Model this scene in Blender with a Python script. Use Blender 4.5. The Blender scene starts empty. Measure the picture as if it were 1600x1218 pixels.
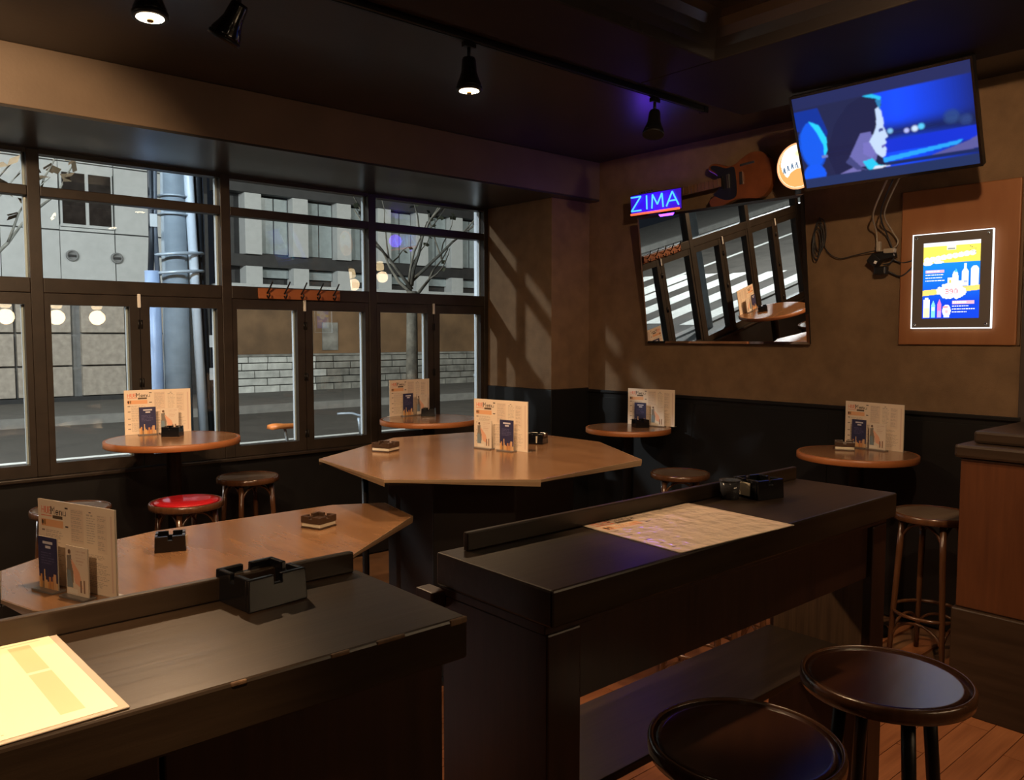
import bpy, bmesh, math, random
import numpy as np
from mathutils import Vector, Matrix, Quaternion
random.seed(7)
PI = math.pi
S = bpy.context.scene
C = bpy.context.collection

# ------------------------------------------------------------------ camera
CAM_H = 1.55
cam_d = bpy.data.cameras.new('camera'); cam = bpy.data.objects.new('camera', cam_d); C.objects.link(cam)
cam.location = (0, 0, CAM_H)
cam_d.sensor_width = 36; cam_d.lens = 36 * 1268 / 1600; cam_d.clip_start = 0.02; cam_d.clip_end = 300
cam.rotation_euler = (math.radians(90 - 3.783), math.radians(0.0), math.radians(-41.097))
S.camera = cam
# ------------------------------------------------------------------ view / world (night sky)
S.view_settings.view_transform = 'Standard'; S.view_settings.look = 'None'
S.view_settings.exposure = 0.0; S.view_settings.gamma = 1.0; S.view_settings.use_curve_mapping = False
w = bpy.data.worlds.new('night'); S.world = w; w.use_nodes = True
w.node_tree.nodes['Background'].inputs[0].default_value = (0.10, 0.12, 0.17, 1)
w.node_tree.nodes['Background'].inputs[1].default_value = 0.10
# light levels
K_SPOT = 1.0      # track spots
K_PEND = 1.0      # pendants over the bar behind the camera
K_STREET = 1.0    # street lamps

# ------------------------------------------------------------------ materials
MATS = {}
def nodes(name):
    m = bpy.data.materials.new(name); m.use_nodes = True
    nt = m.node_tree; b = nt.nodes['Principled BSDF']
    MATS[name] = m
    return m, nt, b
def mat(name, col, rough=0.5, metal=0.0, var=0.15, scale=6.0, bump=0.0, bscale=60.0, spec=0.5, coat=0.0, stretch=(1, 1, 1), rvar=0.0):
    """procedural surface: base colour varied by object-space noise, optional fine relief"""
    m, nt, b = nodes(name)
    N = nt.nodes; L = nt.links
    tc = N.new('ShaderNodeTexCoord'); mp = N.new('ShaderNodeMapping')
    mp.inputs['Scale'].default_value = stretch
    L.new(tc.outputs['Object'], mp.inputs[0])
    nz = N.new('ShaderNodeTexNoise'); nz.inputs['Scale'].default_value = scale; nz.inputs['Detail'].default_value = 5
    L.new(mp.outputs[0], nz.inputs['Vector'])
    cr = N.new('ShaderNodeValToRGB')
    c = np.array(col[:3])
    cr.color_ramp.elements[0].position = 0.3; cr.color_ramp.elements[1].position = 0.7
    cr.color_ramp.elements[0].color = (*(c * (1 - var)), 1); cr.color_ramp.elements[1].color = (*np.minimum(c * (1 + var), 1), 1)
    L.new(nz.outputs['Fac'], cr.inputs[0]); L.new(cr.outputs[0], b.inputs['Base Color'])
    b.inputs['Roughness'].default_value = rough; b.inputs['Metallic'].default_value = metal
    b.inputs['Specular IOR Level'].default_value = spec; b.inputs['Coat Weight'].default_value = coat
    b.inputs['Coat Roughness'].default_value = 0.12
    if rvar:
        mr = N.new('ShaderNodeMapRange'); mr.inputs['To Min'].default_value = max(0, rough - rvar); mr.inputs['To Max'].default_value = min(1, rough + rvar)
        L.new(nz.outputs['Fac'], mr.inputs[0]); L.new(mr.outputs[0], b.inputs['Roughness'])
    if bump:
        n2 = N.new('ShaderNodeTexNoise'); n2.inputs['Scale'].default_value = bscale; n2.inputs['Detail'].default_value = 3
        L.new(mp.outputs[0], n2.inputs['Vector'])
        bp = N.new('ShaderNodeBump'); bp.inputs['Strength'].default_value = bump; bp.inputs['Distance'].default_value = 0.01
        L.new(n2.outputs['Fac'], bp.inputs['Height']); L.new(bp.outputs[0], b.inputs['Normal'])
    return m
def wood(name, c1, c2, rough=0.35, scale=3.0, axis=0, coat=0.0, grain=14.0, spec=0.5):
    """grained wood: noise stretched along the board, darker streaks"""
    m, nt, b = nodes(name); N = nt.nodes; L = nt.links
    tc = N.new('ShaderNodeTexCoord'); mp = N.new('ShaderNodeMapping')
    sc = [grain, grain, grain]; sc[axis] = 1.0
    mp.inputs['Scale'].default_value = sc
    L.new(tc.outputs['Object'], mp.inputs[0])
    nz = N.new('ShaderNodeTexNoise'); nz.inputs['Scale'].default_value = scale; nz.inputs['Detail'].default_value = 6; nz.inputs['Roughness'].default_value = 0.6
    L.new(mp.outputs[0], nz.inputs['Vector'])
    big = N.new('ShaderNodeTexNoise'); big.inputs['Scale'].default_value = 2.5; L.new(tc.outputs['Object'], big.inputs['Vector'])
    mx = N.new('ShaderNodeMath'); mx.operation = 'MULTIPLY_ADD'; mx.inputs[1].default_value = 0.6
    ad = N.new('ShaderNodeMath'); ad.operation = 'MULTIPLY'; ad.inputs[1].default_value = 0.4
    L.new(big.outputs['Fac'], ad.inputs[0]); L.new(nz.outputs['Fac'], mx.inputs[0]); L.new(ad.outputs[0], mx.inputs[2])
    cr = N.new('ShaderNodeValToRGB'); cr.color_ramp.elements[0].position = 0.36; cr.color_ramp.elements[1].position = 0.64
    cr.color_ramp.elements[0].color = (*c1, 1); cr.color_ramp.elements[1].color = (*c2, 1)
    L.new(mx.outputs[0], cr.inputs[0]); L.new(cr.outputs[0], b.inputs['Base Color'])
    b.inputs['Roughness'].default_value = rough; b.inputs['Coat Weight'].default_value = coat; b.inputs['Coat Roughness'].default_value = 0.15
    b.inputs['Specular IOR Level'].default_value = spec
    bp = N.new('ShaderNodeBump'); bp.inputs['Strength'].default_value = 0.12; bp.inputs['Distance'].default_value = 0.004
    L.new(nz.outputs['Fac'], bp.inputs['Height']); L.new(bp.outputs[0], b.inputs['Normal'])
    return m
def emit(name, col, strength):
    m, nt, b = nodes(name)
    b.inputs['Base Color'].default_value = (*[min(1, c) for c in col], 1); b.inputs['Emission Color'].default_value = (*col, 1)
    b.inputs['Emission Strength'].default_value = strength
    return m
def printed(name, rough=0.35, emission=0.0, bump=0.0, bscale=30, coat=0.0, base=1.0):
    """flat print: colours come from the mesh's own colour layer"""
    m, nt, b = nodes(name); N = nt.nodes; L = nt.links
    a = N.new('ShaderNodeVertexColor'); a.layer_name = 'print'
    if emission: b.inputs['Base Color'].default_value = (.01, .01, .012, 1)
    else: L.new(a.outputs[0], b.inputs['Base Color'])
    b.inputs['Roughness'].default_value = rough; b.inputs['Coat Weight'].default_value = coat; b.inputs['Coat Roughness'].default_value = 0.05
    if emission:
        b.inputs['Specular IOR Level'].default_value = .2
        L.new(a.outputs[0], b.inputs['Emission Color']); b.inputs['Emission Strength'].default_value = emission
    if bump:
        tc = N.new('ShaderNodeTexCoord'); nz = N.new('ShaderNodeTexNoise'); nz.inputs['Scale'].default_value = bscale; nz.inputs['Detail'].default_value = 2
        L.new(tc.outputs['Object'], nz.inputs['Vector'])
        bp = N.new('ShaderNodeBump'); bp.inputs['Strength'].default_value = bump; bp.inputs['Distance'].default_value = 0.01
        L.new(nz.outputs['Fac'], bp.inputs['Height']); L.new(bp.outputs[0], b.inputs['Normal']); L.new(bp.outputs[0], b.inputs['Coat Normal'])
    return m
def pane_glass(name, tint=(0.93, 0.96, 0.95), ior=1.5):
    """thin window glass: see-through with a Fresnel mirror on top"""
    m, nt, b = nodes(name); N = nt.nodes; L = nt.links
    out = N['Material Output']; N.remove(b)
    tr = N.new('ShaderNodeBsdfTransparent'); tr.inputs[0].default_value = (*tint, 1)
    gl = N.new('ShaderNodeBsdfGlossy'); gl.inputs['Roughness'].default_value = 0.0
    lw = N.new('ShaderNodeLayerWeight'); lw.inputs[0].default_value = 0.5
    pw_ = N.new('ShaderNodeMath'); pw_.operation = 'POWER'; pw_.inputs[1].default_value = 5.0; L.new(lw.outputs['Facing'], pw_.inputs[0])
    fr = N.new('ShaderNodeMath'); fr.operation = 'MULTIPLY_ADD'; fr.inputs[1].default_value = .96; fr.inputs[2].default_value = ((ior - 1) / (ior + 1)) ** 2; L.new(pw_.outputs[0], fr.inputs[0])
    mx = N.new('ShaderNodeMixShader')
    L.new(fr.outputs[0], mx.inputs[0]); L.new(tr.outputs[0], mx.inputs[1]); L.new(gl.outputs[0], mx.inputs[2]); L.new(mx.outputs[0], out.inputs[0])
    return m

mat('ceiling_band_paint', (0.026, 0.021, 0.018), rough=0.65, var=0.15, scale=3, spec=0.12)
mat('ceiling_paint', (0.030, 0.024, 0.020), rough=0.33, var=0.15, scale=3, bump=0.03, bscale=40)
mat('ceiling_gloss', (0.022, 0.018, 0.017), rough=0.24, var=0.1, scale=3)
mat('beam_paint', (0.14, 0.10, 0.068), rough=0.5, var=0.12, scale=4, bump=0.05)
mat('soffit_panel', (0.035, 0.033, 0.032), rough=0.28, var=0.15)
mat('wall_cloth', (0.19, 0.115, 0.06), rough=0.85, var=0.16, scale=9, bump=0.5, bscale=260, stretch=(1, 1, 1))
mat('wall_dark', (0.05, 0.035, 0.028), rough=0.7)
mat('black_panel', (0.006, 0.006, 0.0065), rough=0.42, var=0.2, scale=8)
mat('window_frame', (0.022, 0.015, 0.0105), rough=0.42, var=0.3, scale=8, stretch=(1, 1, 1), bump=0.05)
mat('alu', (0.55, 0.60, 0.64), rough=0.4, metal=0.3, var=0.05)
mat('white_plastic', (0.75, 0.74, 0.70), rough=0.4, var=0.04)
mat('cream_plastic', (0.34, 0.29, 0.23), rough=0.45, var=0.06)
mat('black_plastic', (0.012, 0.012, 0.013), rough=0.35, var=0.1)
mat('black_gloss', (0.006, 0.006, 0.007), rough=0.16, var=0.1, coat=0.3)
mat('smoke_plastic', (0.05, 0.05, 0.055), rough=0.1, var=0.1)
mat('black_metal', (0.014, 0.013, 0.013), rough=0.38, metal=0.4, var=0.15)
mat('chrome', (0.7, 0.7, 0.7), rough=0.15, metal=1, var=0.03)
mat('brass', (0.45, 0.30, 0.12), rough=0.3, metal=1, var=0.15)
mat('reflector', (0.9, 0.85, 0.75), rough=0.2, metal=1, var=0.02)
wood('counter_top', (0.014, 0.0085, 0.005), (0.029, 0.018, 0.0105), rough=0.34, axis=0, coat=0.0, spec=0.36)
wood('counter_body', (0.013, 0.0045, 0.0022), (0.030, 0.0105, 0.005), rough=0.42, axis=2)
wood('worn_wood', (0.07, 0.035, 0.016), (0.16, 0.09, 0.045), rough=0.6, axis=2, grain=24)
wood('booth_wood', (0.055, 0.017, 0.006), (0.085, 0.028, 0.010), rough=0.4, axis=2)
wood('booth_cap', (0.017, 0.010, 0.006), (0.034, 0.020, 0.0125), rough=0.35, axis=1)
wood('table_top', (0.24, 0.11, 0.047), (0.33, 0.165, 0.075), rough=0.24, axis=0, grain=7, coat=0.35)
wood('octagon_top', (0.20, 0.10, 0.047), (0.30, 0.158, 0.076), rough=0.24, axis=1, grain=6, coat=0.3)
wood('table_edge', (0.28, 0.095, 0.028), (0.36, 0.13, 0.045), rough=0.4, axis=0, grain=4)
mat('edge_trim', (0.36, 0.25, 0.15), rough=0.35, metal=0.3, var=0.1)
wood('stool_seat', (0.026, 0.009, 0.0045), (0.048, 0.017, 0.008), rough=0.24, axis=0, coat=0.4, grain=9)
wood('stool_seat_pale', (0.11, 0.075, 0.052), (0.16, 0.115, 0.08), rough=0.28, axis=0, coat=0.3, grain=9)
wood('bentwood', (0.055, 0.022, 0.010), (0.10, 0.042, 0.018), rough=0.25, axis=2, coat=0.4)
mat('red_vinyl', (0.42, 0.012, 0.018), rough=0.22, var=0.06, coat=0.4)
wood('plank', (0.20, 0.070, 0.026), (0.32, 0.125, 0.050), rough=0.4, axis=0, grain=18)
mat('floor_base', (0.17, 0.085, 0.04), rough=0.5, var=0.25)
wood('ply_board', (0.25, 0.092, 0.030), (0.30, 0.120, 0.042), rough=0.55, axis=2, grain=5)
wood('hook_board', (0.30, 0.090, 0.030), (0.36, 0.12, 0.04), rough=0.5, axis=0)
mat('mirror', (0.92, 0.93, 0.93), rough=0.0, metal=1, var=0.0)
mat('guitar_body', (0.20, 0.060, 0.018), rough=0.25, var=0.3, coat=0.4)
mat('guitar_neck', (0.16, 0.075, 0.030), rough=0.4, var=0.2)
mat('neon_back', (0.012, 0.004, 0.10), rough=0.5)
mat('brown_glaze', (0.055, 0.030, 0.018), rough=0.3, var=0.2)
mat('white_glaze', (0.62, 0.55, 0.42), rough=0.35, var=0.08)
mat('clear_plastic', (0.50, 0.44, 0.36), rough=0.12, var=0.02)
mat('acrylic_grey', (0.16, 0.14, 0.13), rough=0.15, var=0.03)
pane_glass('glass')
pane_glass('acrylic', (0.75, 0.75, 0.76), 1.45)
emit('bulb_on', (1.0, 0.80, 0.52), 16)
emit('pendant_glass', (1.0, 0.72, 0.40), 9)
emit('neon_cyan', (0.06, 0.40, 1.0), 1.7)
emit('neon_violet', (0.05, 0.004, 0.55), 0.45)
emit('neon_red', (1.0, 0.14, 0.05), 1.3)
emit('panel_edge', (0.85, 0.95, 1.0), 1.5)
emit('cap_rim', (1.0, 0.45, 0.2), 1.3)
printed('menu_print', rough=0.4, coat=0.15)
printed('menu_laminate', rough=0.3, coat=1.0, bump=0.5, bscale=22)
printed('tv_print', rough=0.15, emission=1.15)
printed('poster_print', rough=0.3, emission=1.25)
printed('cap_print', rough=0.3, emission=1.3)
printed('frame_print', rough=0.5)
# outside
mat('asphalt', (0.055, 0.047, 0.038), rough=0.6, var=0.2, scale=2, bump=0.2, bscale=120, rvar=0.12)
mat('pavement', (0.12, 0.11, 0.095), rough=0.75, var=0.15, scale=3, bump=0.1)
mat('kerb', (0.2, 0.19, 0.17), rough=0.8)
mat('road_paint', (0.62, 0.62, 0.58), rough=0.6, var=0.12, scale=12)
mat('facade_white', (0.56, 0.57, 0.55), rough=0.6, var=0.05)
mat('facade_joint', (0.25, 0.25, 0.24), rough=0.8)
mat('facade_window', (0.035, 0.028, 0.024), rough=0.12, var=0.3)
mat('facade_glass', (0.36, 0.41, 0.41), rough=0.2, var=0.1)
mat('facade_dark', (0.035, 0.034, 0.033), rough=0.6, var=0.2)
mat('facade_brown', (0.20, 0.115, 0.055), rough=0.7, var=0.35, scale=1.3)
mat('stone_panel', (0.44, 0.38, 0.31), rough=0.8, var=0.18, scale=8, bump=0.6, bscale=25)
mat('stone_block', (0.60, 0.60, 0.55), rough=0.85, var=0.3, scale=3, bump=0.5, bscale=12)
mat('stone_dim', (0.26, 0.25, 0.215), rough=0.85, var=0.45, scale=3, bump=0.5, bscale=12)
mat('pole_concrete', (0.30, 0.34, 0.37), rough=0.8, var=0.15, bump=0.2)
mat('pole_pipe', (0.78, 0.82, 0.86), rough=0.4, var=0.08)
mat('pole_pipe_blue', (0.36, 0.46, 0.66), rough=0.4, var=0.12)
mat('cable_black', (0.02, 0.022, 0.026), rough=0.5)
mat('cable_grey', (0.12, 0.13, 0.15), rough=0.5)
mat('bark', (0.22, 0.19, 0.14), rough=0.9, var=0.35, scale=14, bump=0.6)
mat('leaf', (0.055, 0.055, 0.028), rough=0.6, var=0.3)
mat('leaf_brown', (0.16, 0.10, 0.05), rough=0.6, var=0.3)
mat('saddle_orange', (0.85, 0.24, 0.05), rough=0.4, var=0.05)
mat('bike_paint', (0.05, 0.06, 0.07), rough=0.3, var=0.1)
mat('rubber', (0.015, 0.015, 0.015), rough=0.7)
emit('street_bulb', (0.9, 0.95, 1.0), 30)

# ------------------------------------------------------------------ mesh helper
class MB:
    def __init__(s): s.v = []; s.f = []; s.sm = []
    def add(s, v, f, smooth=False):
        o = len(s.v); s.v += [tuple(a) for a in v]; s.f += [tuple(i + o for i in q) for q in f]; s.sm += [smooth] * len(f); return s
    def box(s, a, b, M=None):
        x0, y0, z0 = a; x1, y1, z1 = b
        v = [(x0, y0, z0), (x1, y0, z0), (x1, y1, z0), (x0, y1, z0), (x0, y0, z1), (x1, y0, z1), (x1, y1, z1), (x0, y1, z1)]
        if M: v = [tuple(M @ Vector(p)) for p in v]
        return s.add(v, [(0, 3, 2, 1), (4, 5, 6, 7), (0, 1, 5, 4), (1, 2, 6, 5), (2, 3, 7, 6), (3, 0, 4, 7)])
    def prism(s, pts, z0, z1, M=None):
        """polygon in xy extruded in z"""
        n = len(pts); v = [(x, y, z0) for x, y in pts] + [(x, y, z1) for x, y in pts]
        if M: v = [tuple(M @ Vector(p)) for p in v]
        return s.add(v, [tuple(range(n - 1, -1, -1)), tuple(range(n, 2 * n))] + [(i, (i + 1) % n, n + (i + 1) % n, n + i) for i in range(n)])
    def lathe(s, prof, n=24, M=None, smooth=True, cx=0, cy=0):
        v = []; f = []
        for r, z in prof:
            for k in range(n):
                a = 2 * PI * k / n; v.append((cx + r * math.cos(a), cy + r * math.sin(a), z))
        if M: v = [tuple(M @ Vector(p)) for p in v]
        for j in range(len(prof) - 1):
            for k in range(n):
                f.append((j * n + k, j * n + (k + 1) % n, (j + 1) * n + (k + 1) % n, (j + 1) * n + k))
        s.add(v, f, smooth)
        o = len(s.v) - len(v)
        if prof[0][0] > 1e-5: s.f.append(tuple(o + k for k in range(n - 1, -1, -1))); s.sm.append(False)
        if prof[-1][0] > 1e-5: s.f.append(tuple(o + (len(prof) - 1) * n + k for k in range(n))); s.sm.append(False)
        return s
    def tube(s, pts, r, n=8, closed=False):
        P = [Vector(p) for p in pts]; m = len(P); rs = r if isinstance(r, (list, tuple)) else [r] * m
        T = []
        for i in range(m):
            a = P[(i - 1) % m] if (closed or i > 0) else P[i]; b = P[(i + 1) % m] if (closed or i < m - 1) else P[i]
            d = (b - a); T.append(d.normalized() if d.length > 1e-9 else Vector((0, 0, 1)))
        up = Vector((0, 0, 1)) if abs(T[0].z) < 0.9 else Vector((1, 0, 0))
        nrm = (up - T[0] * up.dot(T[0])).normalized()
        v = []; f = []
        for i in range(m):
            if i:
                n_ = nrm - T[i] * nrm.dot(T[i])
                if n_.length < 1e-4: n_ = T[i].cross(Vector((.3, .5, .8)))
                nrm = n_.normalized()
            bn = T[i].cross(nrm)
            for k in range(n):
                a = 2 * PI * k / n; v.append(tuple(P[i] + (nrm * math.cos(a) + bn * math.sin(a)) * rs[i]))
        for i in range(m if closed else m - 1):
            j = (i + 1) % m
            for k in range(n): f.append((i * n + k, i * n + (k + 1) % n, j * n + (k + 1) % n, j * n + k))
        o = len(s.v); s.add(v, f, True)
        if not closed:
            s.f.append(tuple(o + k for k in range(n - 1, -1, -1))); s.f.append(tuple(o + (m - 1) * n + k for k in range(n))); s.sm += [False, False]
        return s
    def build(s, name, m, parent=None, bevel=0, kind=None, label=None):
        me = bpy.data.meshes.new(name); me.from_pydata(s.v, [], s.f); me.polygons.foreach_set('use_smooth', s.sm); me.update()
        me.materials.append(MATS[m]); o = bpy.data.objects.new(name, me); C.objects.link(o)
        if parent: o.parent = parent
        if bevel:
            b = o.modifiers.new('bevel', 'BEVEL'); b.width = bevel; b.segments = 2; b.limit_method = 'ANGLE'
        if kind: o['kind'] = kind
        if label: o['label'] = label
        return o
def tag(o, label=None, cat=None, group=None, kind=None):
    if label: o['label'] = label
    if cat: o['category'] = cat
    if group: o['group'] = group
    if kind: o['kind'] = kind
    return o
def thing(name, label, cat, loc=(0, 0, 0), rotz=0, group=None, kind=None):
    o = bpy.data.objects.new(name, None); C.objects.link(o); o.empty_display_size = 0.05
    o.location = loc; o.rotation_euler = (0, 0, rotz)
    return tag(o, label, cat, group, kind)
def copy_tree(o, parent=None):
    c = o.copy(); C.objects.link(c); c.parent = parent
    for ch in list(o.children): copy_tree(ch, c)
    return c
def struct(name, mb, m, bevel=0): return mb.build(name, m, None, bevel, 'structure')
def bx(a, b): return MB().box(a, b)
def arc(cx, cz, r, a0, a1, n): return [(cx + r * math.cos(a0 + (a1 - a0) * i / n), cz + r * math.sin(a0 + (a1 - a0) * i / n)) for i in range(n + 1)]
def smooth_path(pts, n=6):
    """Catmull-Rom through the points"""
    P = [Vector(p) for p in pts]; out = []
    for i in range(len(P) - 1):
        p0 = P[max(i - 1, 0)]; p1 = P[i]; p2 = P[i + 1]; p3 = P[min(i + 2, len(P) - 1)]
        for k in range(n):
            t = k / n
            out.append(0.5 * ((2 * p1) + (p2 - p0) * t + (2 * p0 - 5 * p1 + 4 * p2 - p3) * t * t + (3 * p1 - p0 - 3 * p2 + p3) * t ** 3))
    out.append(P[-1]); return out

# ------------------------------------------------------------------ flat print canvas
FONT = {'A': '0E11111F111111', 'B': '1E11111E11111E', 'C': '0E11101010110E', 'D': '1E11111111111E', 'E': '1F10101E10101F', 'G': '0E11101713110E', 'H': '1111111F111111', 'I': '0E04040404040E',
        'K': '11121418141211', 'L': '1010101010101F', 'M': '111B1515111111', 'N': '11191513111111', 'O': '0E11111111110E', 'R': '1E11111E141211', 'S': '0F10100E01011E', 'T': '1F040404040404', 'U': '1111111111110E',
        'Z': '1F01020408101F', 'e': '00000E111F100E', 'n': '00001619111111', 'u': '0000111111130D', '3': '1E01010E01011E', '9': '0E11110F01010E', '0': '0E11111111110E', '-': '0000001F000000', ' ': '00000000000000'}
class Canvas:
    def __init__(s, W, H, col): s.W = W; s.H = H; s.a = np.zeros((H, W, 3)); s.a[:] = col; s.yy, s.xx = np.mgrid[0:H, 0:W]; s.u = (s.xx + .5) / W; s.v = (s.yy + .5) / H
    def rect(s, u0, v0, u1, v1, col): s.a[(s.u >= u0) & (s.u < u1) & (s.v >= v0) & (s.v < v1)] = col
    def ell(s, u, v, ru, rv, col, soft=0):
        d = ((s.u - u) / ru) ** 2 + ((s.v - v) / rv) ** 2
        if soft:
            k = np.clip((1 - d) / soft, 0, 1)[..., None]; s.a = s.a * (1 - k) + np.array(col) * k
        else: s.a[d < 1] = col
    def poly(s, pts, col):
        inside = np.zeros((s.H, s.W), bool); n = len(pts)
        for i in range(n):
            x0, y0 = pts[i]; x1, y1 = pts[(i + 1) % n]
            if y0 == y1: continue
            c = ((y0 > s.v) != (y1 > s.v)) & (s.u < (x1 - x0) * (s.v - y0) / (y1 - y0) + x0); inside ^= c
        s.a[inside] = col
    def text(s, t, u, v, h, col, asp=1.0):
        px = h / 7; pw = px * asp * s.H / s.W
        for i, ch in enumerate(t):
            rows = FONT.get(ch, '1F11111111111F')
            for r in range(7):
                b = int(rows[2 * r:2 * r + 2], 16)
                for c in range(5):
                    if b >> (4 - c) & 1: s.rect(u + (i * 6 + c) * pw, v + r * px, u + (i * 6 + c + 1) * pw, v + (r + 1) * px, col)
    def lines(s, u0, v0, u1, v1, n, col, rnd, fill=0.4):
        """rows of unreadable fine print: broken strokes"""
        dv = (v1 - v0) / n
        for i in range(n):
            x = u0; end = u0 + (u1 - u0) * rnd.uniform(.6, 1)
            while x < end:
                wd = rnd.uniform(.012, .05); s.rect(x, v0 + i * dv, min(x + wd, end), v0 + i * dv + dv * fill, col); x += wd + .008
    def mesh(s, name, wd, ht, thick=None):
        """runs of one colour become quads; x right, z up, facing -y, bottom edge at z=0"""
        q = np.round(s.a * 48) / 48; v = []; f = []; cols = []
        for r in range(s.H):
            c0 = 0; row = q[r]
            ch = np.any(row[1:] != row[:-1], axis=1); cuts = [0] + list(np.nonzero(ch)[0] + 1) + [s.W]
            z1 = ht * (1 - r / s.H); z0 = ht * (1 - (r + 1) / s.H)
            for a, b in zip(cuts[:-1], cuts[1:]):
                o = len(v); x0 = wd * (a / s.W - .5); x1 = wd * (b / s.W - .5)
                v += [(x0, 0, z0), (x1, 0, z0), (x1, 0, z1), (x0, 0, z1)]; f.append((o, o + 1, o + 2, o + 3)); cols.append(s.a[r, a])
        me = bpy.data.meshes.new(name); me.from_pydata(v, [], f)
        at = me.color_attributes.new('print', 'FLOAT_COLOR', 'CORNER')
        arr = np.ones((len(f) * 4, 4), np.float32); arr[:, :3] = np.repeat(np.array(cols), 4, axis=0)
        at.data.foreach_set('color', arr.ravel()); me.update()
        return me
def put(name, me, m, parent=None, loc=(0, 0, 0), rot=(0, 0, 0), label=None):
    if not me.materials: me.materials.append(MATS[m])
    o = bpy.data.objects.new(name, me); C.objects.link(o); o.parent = parent; o.location = loc; o.rotation_euler = rot
    if label: o['label'] = label
    return o

# ================================================================== SETTING
XR, YW, ZC = 4.5, 5.0, 2.83
XL, YF = -2.7, -2.6
# floor: a base with real planks where the photo shows the boards
floor = struct('floor', bx((XL, YF, -0.12), (6.2, YW + .12, -0.012)), 'floor_base')
pl = {}
for L_ in (0.9,):
    pm = MB().box((0.0015, 0.0015, -0.012), (L_ - .0015, .0985, 0.0))
    p0 = pm.build('plank', 'plank', floor)
nrow = 0
for r in range(46):
    y = -0.4 + r * .1
    for k in range(5):
        x = 0.9 + k * .9 - (r * 0.37 % 0.9)
        if x + .9 < 1.0 or x > 4.45 or x + .9 > 4.5: continue
        if nrow == 0: o = p0
        else: o = p0.copy(); C.objects.link(o)
        o.parent = floor; o.location = (x, y, 0); nrow += 1
# outer planks surface for the rest of the room
struct('floor_remainder', bx((XL, YF, -0.012), (0.52, YW, -0.001)), 'plank')

# ceiling
ce = MB().box((XL, 2.64, ZC), (5.6, YW + .1, ZC + .1)).box((4.01, YF, ZC), (5.6, 2.64, ZC + .1))
ceiling = struct('ceiling', ce, 'ceiling_paint')
# dropped ring of flat band, with a coved recess inside it
bd = MB().box((XL, 2.21, 2.78), (3.13, 2.64, ZC + .1)).box((3.13, YF, 2.78), (4.01, 2.64, ZC + .1))
struct('ceiling_band', bd, 'ceiling_band_paint', bevel=.006)
cv = MB()
prof = [(0, 0)] + [(0.16 * (1 - math.cos(a)), 0.16 * math.sin(a)) for a in [i * PI / 12 for i in range(1, 7)]]
for (a, b) in zip(prof[:-1], prof[1:]):
    cv.add([(XL, 2.21 - a[0], 2.785 + a[1]), (3.13 - a[0], 2.21 - a[0], 2.785 + a[1]), (3.13 - b[0], 2.21 - b[0], 2.785 + b[1]), (XL, 2.21 - b[0], 2.785 + b[1])], [(0, 1, 2, 3)], True)
    cv.add([(3.13 - a[0], 2.21 - a[0], 2.785 + a[1]), (3.13 - a[0], YF, 2.785 + a[1]), (3.13 - b[0], YF, 2.785 + b[1]), (3.13 - b[0], 2.21 - b[0], 2.785 + b[1])], [(0, 1, 2, 3)], True)
cv.box((XL, YF, 2.944), (2.98, 2.06, 3.0))
struct('ceiling_recess', cv, 'ceiling_gloss')
# beam over the windows with a glossy soffit
struct('ceiling_beam', bx((XL, 4.17, 2.56), (XR, YW + .1, ZC)), 'beam_paint', bevel=.004)
struct('soffit', bx((XL, 4.172, 2.548), (XR, YW - .002, 2.5595)), 'soffit_panel')
# right wall (cloth paper), opening beyond its end
struct('wall_right', MB().box((XR, 1.36, 1.15), (XR + .12, YW + .1, ZC)).box((XR, -3.2, 2.45), (XR + .12, 1.36, ZC)), 'wall_cloth')
struct('pillar', bx((4.105, 4.27, 1.16), (XR, YW + .1, 2.549)), 'wall_cloth', bevel=.004)
struct('trim_1', MB().box((XR - .012, 1.36, 0), (XR + .12, 4.262, 1.15)), 'black_panel')
struct('trim_2', MB().box((4.09, 4.255, 0), (XR - .0125, YW + .1, 1.16)), 'black_panel', bevel=.004)
struct('trim_3', MB().box((XR - .032, 1.345, 1.132), (XR - .0125, 4.252, 1.152)), 'black_panel', bevel=.003)
struct('trim_4', MB().box((XR - .02, 1.30, 0), (XR + .14, 1.359, 2.45)), 'wall_dark', bevel=.004)
for i, (y0, y1) in enumerate([(1.40, 2.32), (2.34, 3.28), (3.30, 4.24)]):
    struct('trim_%d' % (5 + i), bx((XR - .0165, y0, .12), (XR - .0122, y1, 1.10)), 'black_panel', bevel=.003)
struct('wall_recess', MB().box((5.5, -3.2, 0), (5.6, 1.36, ZC)).box((XR + .12, 1.361, 0), (5.6, 1.46, ZC)), 'wall_dark')
struct('wall_left', bx((XL - .1, YF, 0), (XL, YW + .1, 3.0)), 'wall_dark')
struct('wall_front', bx((XL, YF - .1, 0), (5.6, YF, 3.0)), 'wall_cloth')
# window wall below the sashes
struct('wall_back', bx((XL, YW, 0), (4.09, YW + .1, .765)), 'black_panel')
struct('baseboard_back', bx((XL, YW - .02, 0), (4.088, YW - .0005, .12)), 'black_panel', bevel=.004)
struct('window_sill', bx((XL, YW - .035, .765), (4.088, YW + .11, .785)), 'window_frame', bevel=.004)

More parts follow.
